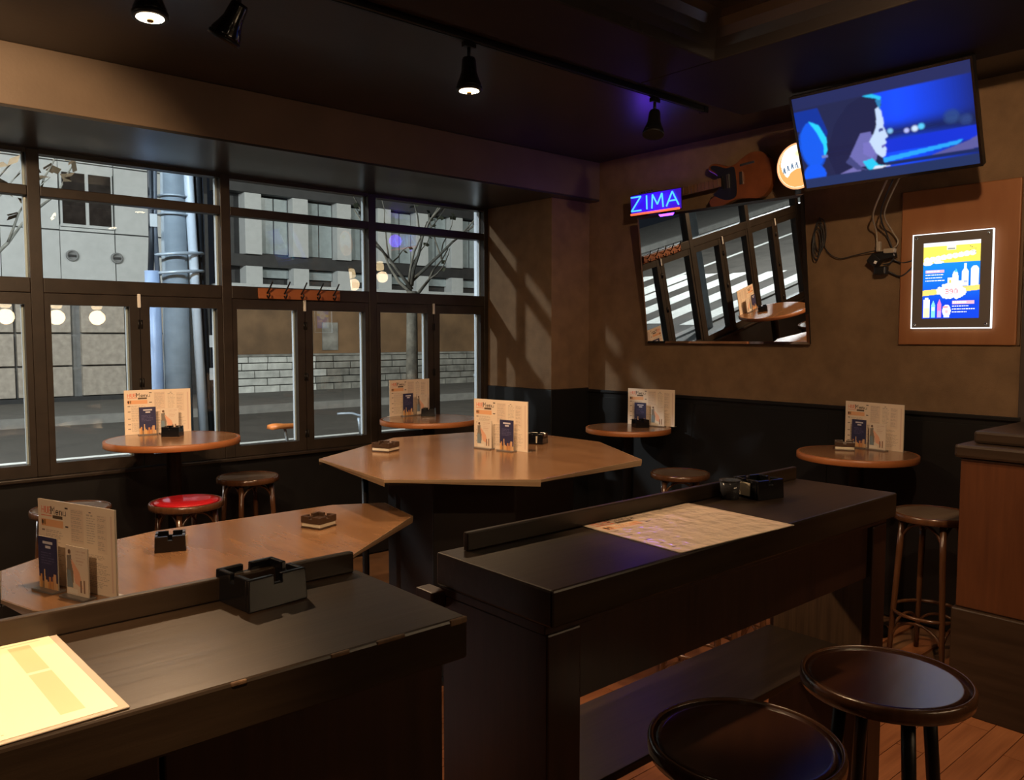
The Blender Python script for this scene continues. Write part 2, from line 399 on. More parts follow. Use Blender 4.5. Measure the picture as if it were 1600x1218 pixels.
# ------------------------------------------------------------------ windows
posts = [-2.18, -1.13, -.075, .963, 2.002, 3.05, 4.1]
for i in range(6):
    a, b = posts[i], posts[i + 1]
    wn = tag(thing('window_%d' % (i + 1), None, None), kind='structure')
    pw = .031
    x0, x1 = a + pw, b - pw
    if i == 5: x1 = 4.062
    bars = []
    MB().box((a - pw if i else a - .06, 4.99, .786), (a + pw, 5.07, 2.547)).build('post', 'window_frame', wn, .004)
    if i == 5: MB().box((4.062, 4.99, .786), (4.104, 5.07, 2.547)).build('post', 'window_frame', wn, .004)
    MB().box((x0, 4.995, 2.525), (x1, 5.07, 2.547)).build('head_rail', 'window_frame', wn)
    MB().box((x0, 4.992, 2.300), (x1, 5.07, 2.353)).build('transom', 'window_frame', wn, .004)
    MB().box((x0, 4.992, 1.785), (x1, 5.07, 1.865)).build('middle_rail', 'window_frame', wn, .004)
    MB().box((x0, 5.034, 2.353), (x1, 5.038, 2.525)).build('pane', 'glass', wn)
    MB().box((x0, 5.034, 1.865), (x1, 5.038, 2.300)).build('pane', 'glass', wn)
    for (z0, z1) in ((2.353, 2.525), (1.865, 2.300)):
        MB().box((x1 - .012, 5.040, z0 + .001), (x1 - .0005, 5.068, z1 - .001)).build('lit_reveal_bead', 'alu', wn)  # pale aluminium on the right side only, colouring in the street-lit reveal
    xm = a + (b - a) * .5 + .002
    for k, (s0, s1) in enumerate(((x0 + .001, xm - .002), (xm + .002, x1 - .001))):
        fl = .030 if k == 0 else .053; fr = .053 if k == 0 else .030
        m_ = MB().box((s0, 4.996, .788), (s0 + fl, 5.062, 1.783)).box((s1 - fr, 4.996, .788), (s1, 5.062, 1.783))
        m_.box((s0 + fl, 4.998, .788), (s1 - fr, 5.062, .853)).box((s0 + fl, 4.998, 1.722), (s1 - fr, 5.062, 1.783))
        sash = m_.build('sash', 'window_frame', wn)
        MB().box((s0 + fl, 5.030, .853), (s1 - fr, 5.034, 1.722)).build('pane', 'glass', sash)
        MB().box((s1 - fr - .010, 5.036, .855), (s1 - fr - .0005, 5.060, 1.720)).build('lit_reveal_bead', 'alu', sash)  # same pale strip for the street-lit reveal of the sash
        for hz in (.9, 1.28, 1.62):
            MB().lathe([(.005, hz - .025), (.005, hz + .025)], 8, cx=(s1 - .006 if k == 0 else s0 + .006), cy=4.993).build('hinge', 'black_metal', sash)
    MB().box((xm - .014, 4.982, 1.715), (xm + .004, 4.995, 1.795)).build('bolt', 'white_plastic', wn, .004)

# ------------------------------------------------------------------ coat hooks on the middle rail
hk = thing('coat_hook_rack', 'orange-brown wooden coat rack with five dark hooks on the window rail', 'coat rack', (2.49, 4.991, 1.825))
MB().box((-.29, -.018, -.035), (.29, 0, .032)).build('board', 'hook_board', hk, .003)
for k in range(5):
    x = -.235 + k * .118
    MB().tube(smooth_path([(x, -.018, -.015), (x, -.035, -.03), (x, -.055, -.015), (x, -.05, .0)]), .005, 6).tube(smooth_path([(x, -.018, .0), (x + .004, -.05, .03), (x + .012, -.08, .075)]), .005, 6).build('hook', 'black_metal', hk)

# ================================================================== FURNITURE
# ---- dark counters (two, in line), each with a low ledge along its back edge
def counter(x0, x1, label, legs, worn):
    t = thing('bar_counter', label, 'counter', ((x0 + x1) / 2, 1.19, 0)); ox = (x0 + x1) / 2; oy = 1.19
    def b_(a, b): return MB().box((a[0] - ox, a[1] - oy, a[2]), (b[0] - ox, b[1] - oy, b[2]))
    b_((x0, 1.015, 1.03), (x1, 1.365, 1.1)).build('counter_top', 'counter_top', t, .005)
    return t, b_
# first counter: closed front, runs out of the frame
t, b_ = counter(-1.4, .79, 'long dark worn counter whose closed front faces away from the windows', None, True)
b_((-1.4, 1.348, 1.1), (.775, 1.363, 1.14)).build('ledge', 'counter_top', t, .003)
for (a, b) in ((-1.39, -.55), (-.545, .32), (.325, .765)): b_((a, 1.05, .0), (b, 1.075, 1.029)).build('front_panel', 'counter_body', t, .003)
b_((-1.38, 1.33, .0), (.74, 1.35, 1.029)).build('back_panel', 'counter_body', t)
b_((.74, 1.076, .0), (.765, 1.35, 1.029)).build('end_panel', 'counter_body', t)
for k, (xa, wd) in enumerate(((.755, .034), (.62, .05), (.545, .03), (.40, .022))):
    b_((xa, 1.0138, 1.0935 - .004 * (k == 0)), (xa + wd, 1.0185, 1.1003)).build('worn_chip', 'worn_wood', t, .002)
# second counter: slab legs, rail, bag shelf
t, b_ = counter(.98, 2.36, 'dark counter on two slab legs with a bag shelf and a menu sheet', None, False)
b_((1.03, 1.322, 1.1), (2.345, 1.337, 1.14)).build('ledge', 'counter_top', t, .003)
b_((.988, 1.035, 0), (1.075, 1.355, 1.012)).build('leg', 'counter_body', t, .004)
b_((2.26, 1.035, 0), (2.345, 1.355, 1.012)).build('leg', 'counter_body', t, .004)
b_((2.2585, 1.06, .64), (2.2598, 1.34, .86)).build('scuffed_panel', 'worn_wood', t)
b_((.984, 1.038, 1.012), (2.35, 1.36, 1.03)).build('under_rail', 'counter_body', t, .002)
b_((.95, 1.34, .985), (.987, 1.40, 1.024)).build('corner_block', 'counter_body', t, .004)
b_((1.076, 1.05, .862), (2.2584, 1.075, 1.012)).build('apron', 'counter_body', t, .002)
b_((1.076, 1.09, .625), (2.2584, 1.355, .645)).build('bag_shelf', 'counter_top', t, .002)

# ---- booth partition with stepped cap on the right
t = thing('booth_partition', 'reddish-brown wooden booth partition with dark stepped cap by the right wall', 'partition', (3.9, .3, 0))
def b_(a, b): return MB().box((a[0] - 3.9, a[1] - .3, a[2]), (b[0] - 3.9, b[1] - .3, b[2]))
b_((3.545, -1.2, .44), (4.3, 1.275, 1.055)).build('body', 'booth_wood', t, .005)
b_((3.525, -1.2, 0), (4.32, 1.285, .438)).build('base', 'booth_cap', t, .006)
b_((3.525, -1.2, 1.057), (4.3, 1.295, 1.112)).build('lower_cap', 'booth_cap', t, .012)
b_((3.60, -1.2, 1.113), (4.3, 1.25, 1.165)).build('upper_cap', 'booth_cap', t, .012)

# ---- round pedestal tables
def round_table(x, y, z, r, label):
    t = thing('round_table', label, 'table', (x, y, 0))
    MB().lathe([(0, z - .030), (r - .004, z - .030), (r - .004, z - .0005), (r - .02, z), (0, z)], 64).build('table_top', 'table_top', t)
    MB().lathe([(r - .0035, z - .034), (r, z - .031), (r, z - .003), (r - .0035, z - .0002)], 64).build('edge_band', 'table_edge', t)
    MB().lathe([(.038, .03), (.038, z - .05), (.10, z - .045), (.10, z - .031)], 20).build('column', 'black_metal', t)
    MB().lathe([(0, 0), (.18, 0), (.18, .012), (.06, .04), (.038, .05), (0, .05)], 32).build('base', 'black_metal', t)
    return t
round_table(1.49, 4.50, 1.0, .345, 'round wooden pedestal table by the window beside the red stool')
round_table(3.14, 4.45, 1.0, .325, 'round wooden pedestal table by the window behind the octagonal table')
round_table(4.16, 3.58, .94, .285, 'round wooden pedestal table below the tilted mirror')
round_table(4.15, 2.0, .94, .30, 'round wooden pedestal table below the television')
# ---- polygon tables
def poly_table(name, pts, z, label, ped, top):
    cx = sum(p[0] for p in pts) / len(pts); cy = sum(p[1] for p in pts) / len(pts)
    t = thing(name, label, 'table', (cx, cy, 0))
    q = [(x - cx, y - cy) for x, y in pts]
    if sum(q[i][0] * q[(i + 1) % len(q)][1] - q[(i + 1) % len(q)][0] * q[i][1] for i in range(len(q))) < 0: q = q[::-1]
    MB().prism([(x * .996, y * .996) for x, y in q], z - .012, z).build('table_top', top, t, .002)
    MB().prism([(x * .96, y * .96) for x, y in q], z - .0285, z - .0125).build('under_frame', 'black_panel', t)
    n = len(q)
    e = MB()
    for i in range(n):
        a, b = q[i], q[(i + 1) % n]
        e.add([(a[0] * .9965, a[1] * .9965, z - .0115), (b[0] * .9965, b[1] * .9965, z - .029), (b[0], b[1], z - .0115), (a[0], a[1], z - .0115), (a[0] * .9965, a[1] * .9965, z - .0003), (b[0] * .9965, b[1] * .9965, z - .0003), (b[0], b[1], z - .0003), (a[0], a[1], z - .0003)],
              [(0, 1, 2, 3), (4, 7, 6, 5), (2, 6, 7, 3), (0, 4, 5, 1)])
    e.build('edge_trim', 'edge_trim', t)
    px, py, pr = ped
    MB().prism([(px - cx + pr * math.cos(a), py - cy + pr * math.sin(a)) for a in [PI / 8 + k * PI / 4 for k in range(8)]], .02, z - .029).build('pedestal', 'black_panel', t, .006)
    MB().prism([(px - cx + (pr + .05) * math.cos(a), py - cy + (pr + .05) * math.sin(a)) for a in [PI / 8 + k * PI / 4 for k in range(8)]], 0, .02).build('plinth', 'black_panel', t)
    return t, cx, cy
t, cx, cy = poly_table('octagonal_table', [(1.789, 3.421), (2.489, 3.868), (2.985, 3.79), (3.225, 3.419), (3.231, 2.985), (2.909, 2.418), (2.195, 2.341), (1.72, 2.746)], .98, 'large octagonal wooden table on a dark pedestal', (2.52, 3.1, .48), 'octagon_top')
MB().tube([(1.95 - cx, 3.28 - cy, 0), (1.95 - cx, 3.28 - cy, .952)], .016, 10).build('leg', 'black_metal', t)
poly_table('low_octagonal_table', [(.383, 2.601), (.433, 2.925), (.579, 3.036), (.964, 3.154), (1.70, 3.14), (1.90, 3.03), (1.845, 2.73), (1.32, 2.34), (.62, 2.20), (.431, 2.441)], .82, 'lower long wooden table behind the worn counter, with two ashtrays', (1.05, 2.66, .30), 'octagon_top')

# ---- bentwood stools
def make_stool(R_, z, seat_m, label, kind='bent', rim_m='bentwood'):
    t = thing('bar_stool', label, 'stool')
    MB().lathe([(0, z - .022), (R_ - .0115, z - .022), (R_ - .0115, z - .0045), (R_ - .03, z - .0055), (0, z - .006)], 40).build('seat', seat_m, t)
    ring = [((R_ - .014) * math.cos(a), (R_ - .014) * math.sin(a), z - .017) for a in [2 * PI * k / 40 for k in range(40)]]
    rm = MB()
    prof = [(R_ - .0125, z - .006), (R_ - .010, z - .0005), (R_ - .006, z), (R_ - .001, z - .005), (R_, z - .02), (R_ - .002, z - .032), (R_ - .010, z - .036), (R_ - .0125, z - .030), (R_ - .0125, z - .006)]
    rm.lathe(prof, 48); rm.f = rm.f[:-2]; rm.sm = rm.sm[:-2]
    rm.build('seat_rim', rim_m, t)
    feet = []
    for k in range(4):
        a = PI / 4 + k * PI / 2; c, s = math.cos(a), math.sin(a)
        top = (R_ - .045) if kind == 'bent' else .10; bot = R_ + .0 if kind == 'bent' else R_ - .02
        pts = [(c * (top + (bot - top) * f), s * (top + (bot - top) * f), (z - .03) * (1 - f)) for f in [0, .25, .5, .75, 1]]
        MB().tube(pts, [.015, .015, .014, .013, .012], 10).build('leg', 'bentwood' if kind == 'bent' else 'black_metal', t)
        feet.append((a, top, bot))
    def rad(zz): f = 1 - zz / (z - .03); return feet[0][1] + (feet[0][2] - feet[0][1]) * f
    for k in range(4):
        a0 = PI / 4 + k * PI / 2; a1 = a0 + PI / 2
        def onleg(a, zz): return Vector((math.cos(a) * rad(zz), math.sin(a) * rad(zz), zz))
        for (zl, zt, nm) in ([(z - .20, z - .048, 'arch')] if kind == 'bent' else []) + [(.07, .20, 'lower_arch')] * (kind == 'bent'):
            A = onleg(a0, zl); B = onleg(a1, zl); A2 = onleg(a0, zt); B2 = onleg(a1, zt); pts = []
            for i in range(13):
                u = i / 12; th = PI * u
                m_ = (A + B) / 2; e = (B - A) / 2; up = ((A2 + B2) / 2 - m_)
                pts.append(tuple(m_ - e * math.cos(th) + up * math.sin(th) ** .8))
            MB().tube(pts, .0075, 6).build(nm, 'bentwood', t)
    zr = .24 if kind == 'bent' else .28
    rr = rad(zr)
    MB().tube([(rr * math.cos(a), rr * math.sin(a), zr) for a in [2 * PI * k / 36 for k in range(36)]], .009, 6, True).build('foot_ring', 'bentwood' if kind == 'bent' else 'black_metal', t)
    return t
stool = make_stool(.18, .72, 'stool_seat', 'x')
spots = [(.95, 4.36, .40, 'stool_seat_pale', 'brown bentwood stool behind the menu of the low table'),
         (1.43, 4.15, .2, 'red_vinyl', 'bentwood stool with a glossy red seat'),
         (1.97, 4.66, .1, 'stool_seat_pale', 'brown bentwood stool against the window wall behind the red stool'),
         (4.02, 3.04, .7, None, 'dark bentwood stool behind the counter with the menu sheet'),
         (4.0, 1.55, -.1, None, 'brown bentwood stool between the slab-leg counter and the booth partition'),
         (2.82, 2.02, .3, None, 'dark bentwood stool beside the octagonal table, seen under the counter'),
         (3.38, 1.98, .9, None, 'dark bentwood stool near the table below the television, seen under the counter')]
for i, (x, y, a, m_, lab) in enumerate(spots):
    o = stool if i == 0 else copy_tree(stool)
    o.location = (x, y, 0); o.rotation_euler = (0, 0, a); o['label'] = lab; o['group'] = 'bentwood stools'
    if m_:
        for ch in o.children:
            if ch.name.startswith('seat') and not ch.name.startswith('seat_rim'):
                ch.data = ch.data.copy(); ch.data.materials[0] = MATS[m_]
        if m_ == 'red_vinyl':
            MB().lathe([(.159, .7155), (.15, .724), (.11, .731), (0, .733)], 40).build('cushion', 'red_vinyl', o)
near = make_stool(.185, .78, 'stool_seat', 'tall round stool with brass-edged dark seat, tucked closest to the counter end', 'metal', 'brass_edge' if 'brass_edge' in MATS else 'bentwood')
near.location = (1.33, .845, 0); near.rotation_euler = (0, 0, .5); near['label'] = 'tall dark round-seated stool at the counter, beside the left slab leg'
o = copy_tree(near); o.location = (1.83, .80, 0); o.rotation_euler = (0, 0, .1); o['label'] = 'tall dark round-seated stool at the counter, with a pale sheen on its seat'
for q in (near, o): q['group'] = 'tall counter stools'

# ================================================================== MENUS, FLYERS, ASHTRAYS
rnd = random.Random(3)
PAPER = (.80, .66, .52)
def menu_canvas(W, H, paper=PAPER):
    c = Canvas(W, H, paper); ink = (.52, .42, .34); blk = (.06, .04, .03); red = (.75, .16, .08); org = (.80, .42, .22)
    c.rect(.03, .035, .97, .042, (.45, .36, .3))
    c.text('HUB', .045, .075, .085, red, 1.0); c.text('M', .172, .07, .095, blk, 1.2); c.text('enu', .240, .085, .075, blk, 1.1)
    c.rect(.20, .17, .335, .21, (.12, .08, .05)); c.rect(.04, .18, .19, .195, red)
    c.rect(.04, .225, .34, .315, org); c.lines(.12, .235, .33, .31, 4, (.9, .8, .65), rnd)
    c.ell(.06, .27, .012, .035, blk); c.ell(.09, .27, .012, .035, (.3, .15, .05))
    for v in (.35, .48, .64, .76, .87): c.rect(.05, v, .085, v + .018, (.25, .18, .14))
    c.lines(.10, .35, .34, .95, 26, ink, rnd)
    c.rect(.37, .06, .41, .075, blk); c.rect(.37, .28, .41, .295, blk)
    c.rect(.44, .06, .61, .46, (.74, .58, .45)); c.lines(.45, .075, .60, .44, 15, ink, rnd); c.lines(.38, .50, .61, .95, 18, ink, rnd)
    c.rect(.68, .065, .71, .08, blk); c.lines(.65, .10, .77, .45, 12, ink, rnd)
    c.rect(.78, .09, .90, .52, (.75, .60, .47)); c.lines(.79, .10, .89, .50, 18, ink, rnd); c.lines(.65, .55, .93, .94, 18, ink, rnd)
    c.rect(.945, .08, .965, .95, (.70, .52, .42)); return c
menu_me = menu_canvas(150, 105).mesh('menu_print', .352, .248)
def flyer_navy():
    c = Canvas(36, 60, (.035, .035, .095)); g = (.62, .60, .66)
    c.rect(.25, .08, .78, .13, g); c.rect(.38, .17, .66, .22, g); c.lines(.15, .30, .85, .55, 5, (.12, .11, .22), rnd)
    x = 0.0
    while x < 1:
        h_ = rnd.uniform(.12, .26); c.rect(x, 1 - h_, x + .09, 1, rnd.choice([(.62, .30, .10), (.50, .22, .10), (.70, .42, .20), (.30, .18, .10)])); x += .09
    c.rect(.28, .64, .33, 1, (.70, .46, .24)); c.rect(.78, .70, .92, 1, (.60, .36, .20)); return c
def flyer_photo():
    c = Canvas(40, 56, (.76, .64, .52)); 
    c.ell(.16, .12, .07, .05, (.16, .09, .06)); c.poly([(.05, .2), (.24, .18), (.34, .55), (.30, .85), (.02, .85)], (.22, .19, .16)); c.poly([(.05, .5), (.2, .5), (.3, .85), (.02, .85)], (.20, .26, .30))
    c.poly([(.22, .25), (.6, .5), (.75, .85), (.4, .75)], (.78, .42, .28)); c.rect(.62, .68, .70, .92, (.25, .16, .12)); c.rect(.78, .66, .86, .92, (.30, .18, .12)); c.rect(.05, .88, .5, .97, (.82, .74, .64)); c.lines(.45, .08, .95, .4, 5, (.66, .5, .4), rnd)
    return c
navy_me = flyer_navy().mesh('flyer_print', .088, .150); photo_me = flyer_photo().mesh('flyer_print', .098, .138)
def menu_stand(a, b, z, where):
    A = Vector(a); B = Vector(b); m_ = (A + B) / 2; rz = math.atan2(b[1] - a[1], b[0] - a[0])
    t = thing('menu_stand', 'upright cream menu board ' + where, 'menu', (m_.x, m_.y, z), rz, 'upright menu boards')
    MB().box((-.177, .0, .001), (.177, .004, .25)).build('acrylic_back', 'clear_plastic', t)
    MB().box((-.177, -.002, 0), (.177, .03, .0015)).build('foot', 'clear_plastic', t)
    put('print', menu_me, 'menu_print', t, (0, -.0012, .0015))
    return t, rz, m_
def flyer(kind, p, rz, z, where):
    t = thing('flyer_stand', ('small navy flyer with a golden skyline ' if kind == 'n' else 'small cream photo flyer ') + where, 'flyer', (p[0], p[1], z), rz, 'navy flyers' if kind == 'n' else 'photo flyers')
    wd, ht, me = (.088, .150, navy_me) if kind == 'n' else (.098, .138, photo_me)
    MB().box((-wd / 2, 0, .006), (wd / 2, .0025, .006 + ht)).build('acrylic_back', 'clear_plastic', t)
    put('print', me, 'menu_print', t, (0, -.0012, .006))
    MB().box((-wd / 2 - .006, -.022, 0), (wd / 2 + .006, .018, .006)).build('foot', 'acrylic_grey', t, .001)
def set_menu(a, b, z, where, navy, photo, off=.03):
    t, rz, m_ = menu_stand(a, b, z, where)
    ux = Vector((math.cos(rz), math.sin(rz))); nn = Vector((math.sin(rz), -math.cos(rz)))
    for kind, f in (('n', navy), ('p', photo)):
        if f is None: continue
        q = Vector((m_.x, m_.y)) + ux * (f - .5) * .352 + nn * off; flyer(kind, q, rz, z, where)
set_menu((1.335, 4.80), (1.675, 4.767), 1.0, 'on the window table beside the red stool', .31, .64, .045)
set_menu((3.01, 4.72), (3.355, 4.75), 1.0, 'on the window table behind the octagonal table', .36, .72, .04)
set_menu((2.603, 3.281), (2.662, 2.935), .98, 'on the large octagonal table', .69, .27, .03)
set_menu((4.325, 3.72), (4.40, 3.385), .94, 'on the table below the mirror', .33, .70, .04)
set_menu((4.40, 2.19), (4.34, 1.845), .94, 'on the table below the television', .34, .66, .045)
set_menu((.507, 2.724), (.629, 2.396), .82, 'on the low table behind the worn counter', .32, .70, .045)

# flat sheets on the counters
big = menu_canvas(260, 185, (.66, .52, .40)).mesh('menu_print', .405, .335)
t = thing('menu_sheet', 'wrinkled laminated menu sheet lying flat on the slab-leg counter', 'menu', (1.568, 1.176, 1.1005), math.radians(-3.5))
MB().box((-.2035, -.1685, 0), (.2035, .1685, .0012)).build('laminate', 'clear_plastic', t)
put('print', big, 'menu_laminate', t, (0, -.1675, .0018), (-PI / 2, 0, 0))
def sheet_yellow():
    c = Canvas(150, 110, (.86, .76, .52)); tan = (.70, .52, .30); ink = (.55, .46, .30)
    c.rect(.03, .03, .97, .04, ink); c.rect(.86, .06, .93, .42, tan); c.rect(.86, .45, .93, .93, tan)
    c.lines(.06, .08, .80, .88, 16, (.78, .68, .45), rnd, .25); c.lines(.5, .955, .85, .975, 1, ink, rnd, .5); c.rect(.45, .92, .47, .94, ink); return c
t = thing('menu_sheet', 'yellow-cream menu sheet in a clear sleeve on the worn counter', 'menu', (.062, 1.19, 1.1005), math.radians(2))
MB().box((-.212, -.172, 0), (.212, .16, .0025)).build('clear_sleeve', 'clear_plastic', t, .001)
put('print', sheet_yellow().mesh('menu_print', .41, .318), 'menu_print', t, (-.004, -.165, .003), (-PI / 2, 0, 0))

# ashtrays: square wall with a notch in the middle of each side
def ash_mesh(sz, h, th=.010, notch=.014, taper=.0, depth=.014):
    mb = MB(); a = sz / 2
    prof = [(-a, 0), (a, 0), (a, h), (notch / 2, h), (notch / 2, h - depth), (-notch / 2, h - depth), (-notch / 2, h), (-a, h)]
    for k in range(4):
        M = Matrix.Rotation(k * PI / 2, 4, 'Z') @ Matrix.Translation((0, -a + th, 0)) @ Matrix.Rotation(PI / 2, 4, 'X')
        q = prof if k % 2 == 0 else [(max(-a + th, min(a - th, x)), z) for x, z in prof]
        mb.prism(q, 0, th, M)
    mb.box((-a + th, -a + th, 0), (a - th, a - th, .012))
    if taper: mb.v = [(x * (1 - taper * z / h), y * (1 - taper * z / h), z) for x, y, z in mb.v]
    return mb
def ashtray(kind, x, y, z, rz, label, sz=.11, sticker=None):
    t = thing('ashtray', label, 'ashtray', (x, y, z), rz, 'black ashtrays' if kind == 'b' else 'banded ashtrays')
    if kind == 'b':
        ash_mesh(sz, .054, taper=.04).build('dish', 'black_gloss', t, .002)
        if sticker is not None:
            M = Matrix.Rotation(sticker, 4, 'Z')
            MB().box((-.019, -sz / 2 - .0012, .008), (.019, -sz / 2 + .004, .044), M).build('sticker', 'white_glaze', t)
    else:
        MB().box((-sz / 2, -sz / 2, 0), (sz / 2, sz / 2, .006)).build('base', 'brown_glaze', t, .002)
        MB().box((-sz / 2 + .002, -sz / 2 + .002, .006), (sz / 2 - .002, sz / 2 - .002, .020)).build('white_band', 'white_glaze', t, .003)
        m_ = ash_mesh(sz, .026, .012, .016, 0, .010); m_.v = [(x_, y_, z_ + .020) for x_, y_, z_ in m_.v]; m_.build('dish', 'brown_glaze', t, .002)
    return t
ashtray('b', .575, 1.315, 1.1, math.radians(7), 'large plain black square ashtray on the worn counter', .112)
ashtray('b', 2.01, 1.25, 1.1, math.radians(-12), 'black ashtray with a cream sticker on the slab-leg counter', .10, -PI / 2)
ashtray('b', .925, 2.85, .82, math.radians(-20), 'black ashtray with a white sticker on the low table', .10, PI / 2 - .3)
ashtray('w', 1.465, 2.81, .82, math.radians(20), 'brown ashtray with a white band on the low table', .095)
ashtray('w', 2.165, 3.44, .98, math.radians(25), 'brown ashtray with a white band on the octagonal table', .10)
ashtray('b', 2.93, 3.16, .98, math.radians(-60), 'black ashtray with a white sticker behind the menu on the octagonal table', .10, .6)
ashtray('b', 1.52, 4.60, 1.0, math.radians(-35), 'black ashtray on the window table beside the red stool', .095)
ashtray('b', 3.245, 4.60, 1.0, math.radians(-40), 'black ashtray on the window table behind the octagonal table', .095)
ashtray('b', 4.22, 3.525, .94, math.radians(-30), 'black ashtray on the table below the mirror', .095)
ashtray('w', 4.215, 2.10, .94, math.radians(-62), 'brown banded ashtray on the table below the television', .10)
# small smoked cup beside the counter ashtray
t = thing('smoked_cup', 'small smoked plastic cup beside the stickered ashtray on the counter', 'cup', (1.925, 1.285, 1.1))
MB().lathe([(0, 0), (.024, 0), (.028, .05), (.026, .05), (.022, .006), (0, .006)], 24).build('cup_body', 'smoke_plastic', t)
MB().lathe([(.027, .048), (.0295, .05), (.0295, .053), (.026, .053)], 24).build('rim', 'smoke_plastic', t)

# ================================================================== RIGHT WALL OBJECTS
# ---- mirror, leaning forward at its top
TILT = .13625
t = thing('wall_mirror', 'large plain mirror with a bright slanted rim leaning from the wall under the guitar', 'mirror', (4.462, 3.062, 1.503)); t.rotation_euler = (TILT, 0, -PI / 2)
MB().box((-.612, .0, 0), (.612, .012, .866)).build('backing', 'black_panel', t)
me = MB(); W2, H2, bv = .612, .866, .016
me.add([(-W2 + bv, -.006, bv), (W2 - bv, -.006, bv), (W2 - bv, -.006, H2 - bv), (-W2 + bv, -.006, H2 - bv)], [(0, 1, 2, 3)])
me.build('glass', 'mirror', t)
be = MB(); O = [(-W2, -.0005, 0), (W2, -.0005, 0), (W2, -.0005, H2), (-W2, -.0005, H2)]; I = [(-W2 + bv, -.006, bv), (W2 - bv, -.006, bv), (W2 - bv, -.006, H2 - bv), (-W2 + bv, -.006, H2 - bv)]
be.add(O + I, [(0, 1, 5, 4), (1, 2, 6, 5), (2, 3, 7, 6), (3, 0, 4, 7)]); be.build('bevelled_edge', 'mirror', t)

# ---- neon sign
zs = thing('neon_sign', 'blue neon sign with an orange bar on top of the mirror', 'neon sign', (4.345, 3.525, 2.362)); zs.rotation_euler = (.06, 0, -PI / 2)
MB().box((-.215, .012, .015), (.215, .02, .155)).build('backing', 'neon_back', zs, .004)
MB().box((-.05, .0, -.0), (.05, .05, .012)).build('foot', 'black_plastic', zs)
def ltr(paths, x, wd):
    mb = MB()
    for p in paths:
        P_ = [(x + a * wd, 0, .045 + b * .092) for a, b in p]
        for q0, q1 in zip(P_[:-1], P_[1:]): mb.tube([q0, q1], .0052, 8)
    return mb
for ch, x, wd, P in (('Z', -.20, .085, [[(0, 1), (1, 1), (0, 0), (1, 0)]]), ('I', -.075, .02, [[(.5, 0), (.5, 1)]]), ('M', -.022, .095, [[(0, 0), (.08, 1), (.5, .25), (.92, 1), (1, 0)]]), ('A', .10, .10, [[(0, 0), (.5, 1), (1, 0)], [(.2, .36), (.8, .36)]])):
    ltr(P, x, wd).build('letter', 'neon_cyan', zs)
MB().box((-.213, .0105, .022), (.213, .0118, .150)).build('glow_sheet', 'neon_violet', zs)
MB().tube([(-.205, 0, .022), (.205, 0, .022)], .0075, 8).build('bar', 'neon_red', zs)

ld = bpy.data.lights.new('neon_light', 'POINT'); ld.energy = 1.4; ld.color = (.16, .03, 1.0); ld.shadow_soft_size = .06
lo = bpy.data.objects.new('neon_light', ld); C.objects.link(lo); lo.parent = zs; lo.location = (0, -.09, .09)
# ---- electric guitar lying along the mirror's top edge
g = thing('electric_guitar', 'brown electric guitar with black pickguard lying above the mirror', 'guitar', (4.452, 3.10, 2.372)); g.rotation_euler = (0.05, math.radians(-3.6), -PI / 2)
# local x: toward the body end (viewer's right), z up
Mx = Matrix.Rotation(PI / 2, 4, 'X')
body = [(.00, .075), (-.045, .045), (-.03, .008), (.03, -.005), (.10, .012), (.17, .022), (.24, .012), (.32, .0), (.375, .03), (.405, .09), (.41, .16), (.395, .225), (.35, .27), (.28, .285), (.215, .265), (.165, .24), (.11, .235), (.055, .26), (.0, .275), (-.03, .262), (-.03, .235), (.02, .20), (.03, .17), (.03, .115)]
body = [(p.x, p.y) for p in smooth_path([(x, y, 0) for x, y in body + [body[0]]], 3)[:-1]]
MB().prism(body, -.02, .025, Mx).build('body', 'guitar_body', g, .004)
gd = smooth_path([(-.01, .085, 0), (.02, .06, 0), (.09, .03, 0), (.155, .04, 0), (.165, .12, 0), (.155, .22, 0), (.10, .225, 0), (.04, .25, 0), (-.005, .262, 0), (-.012, .245, 0), (.03, .20, 0), (.035, .11, 0), (-.01, .085, 0)], 3)[:-1]
MB().prism([(p.x, p.y) for p in gd], .0255, .028, Mx).build('pickguard', 'black_plastic', g)
for x in (.055, .10): MB().box((x, -.034, .10), (x + .016, -.0285, .185)).build('pickup', 'chrome' if x > .06 else 'black_metal', g)
MB().box((.195, -.036, .105), (.215, -.0255, .18)).build('bridge', 'chrome', g)
MB().box((.20, -.031, .215), (.30, -.0257, .228)).build('control_plate', 'chrome', g)
nk = MB().box((-.46, -.040, .118), (.06, -.0285, .172)).build('neck', 'guitar_neck', g, .004)
for k in range(18):
    x = .04 - (1 - .944 ** k) * .62
    if x > -.455: MB().box((x, -.042, .118), (x + .0025, -.0402, .172)).build('fret', 'chrome', nk)
MB().prism([(-.46, .118), (-.46, .172), (-.50, .188), (-.60, .185), (-.635, .16), (-.62, .125), (-.55, .115)], .026, .04, Mx).build('headstock', 'guitar_neck', g, .003)
for k in range(6): MB().lathe([(.006, 0), (.006, .02)], 8, Matrix.Translation((-.49 - k * .022, -.034, .188)), True).build('tuning_peg', 'chrome', g)

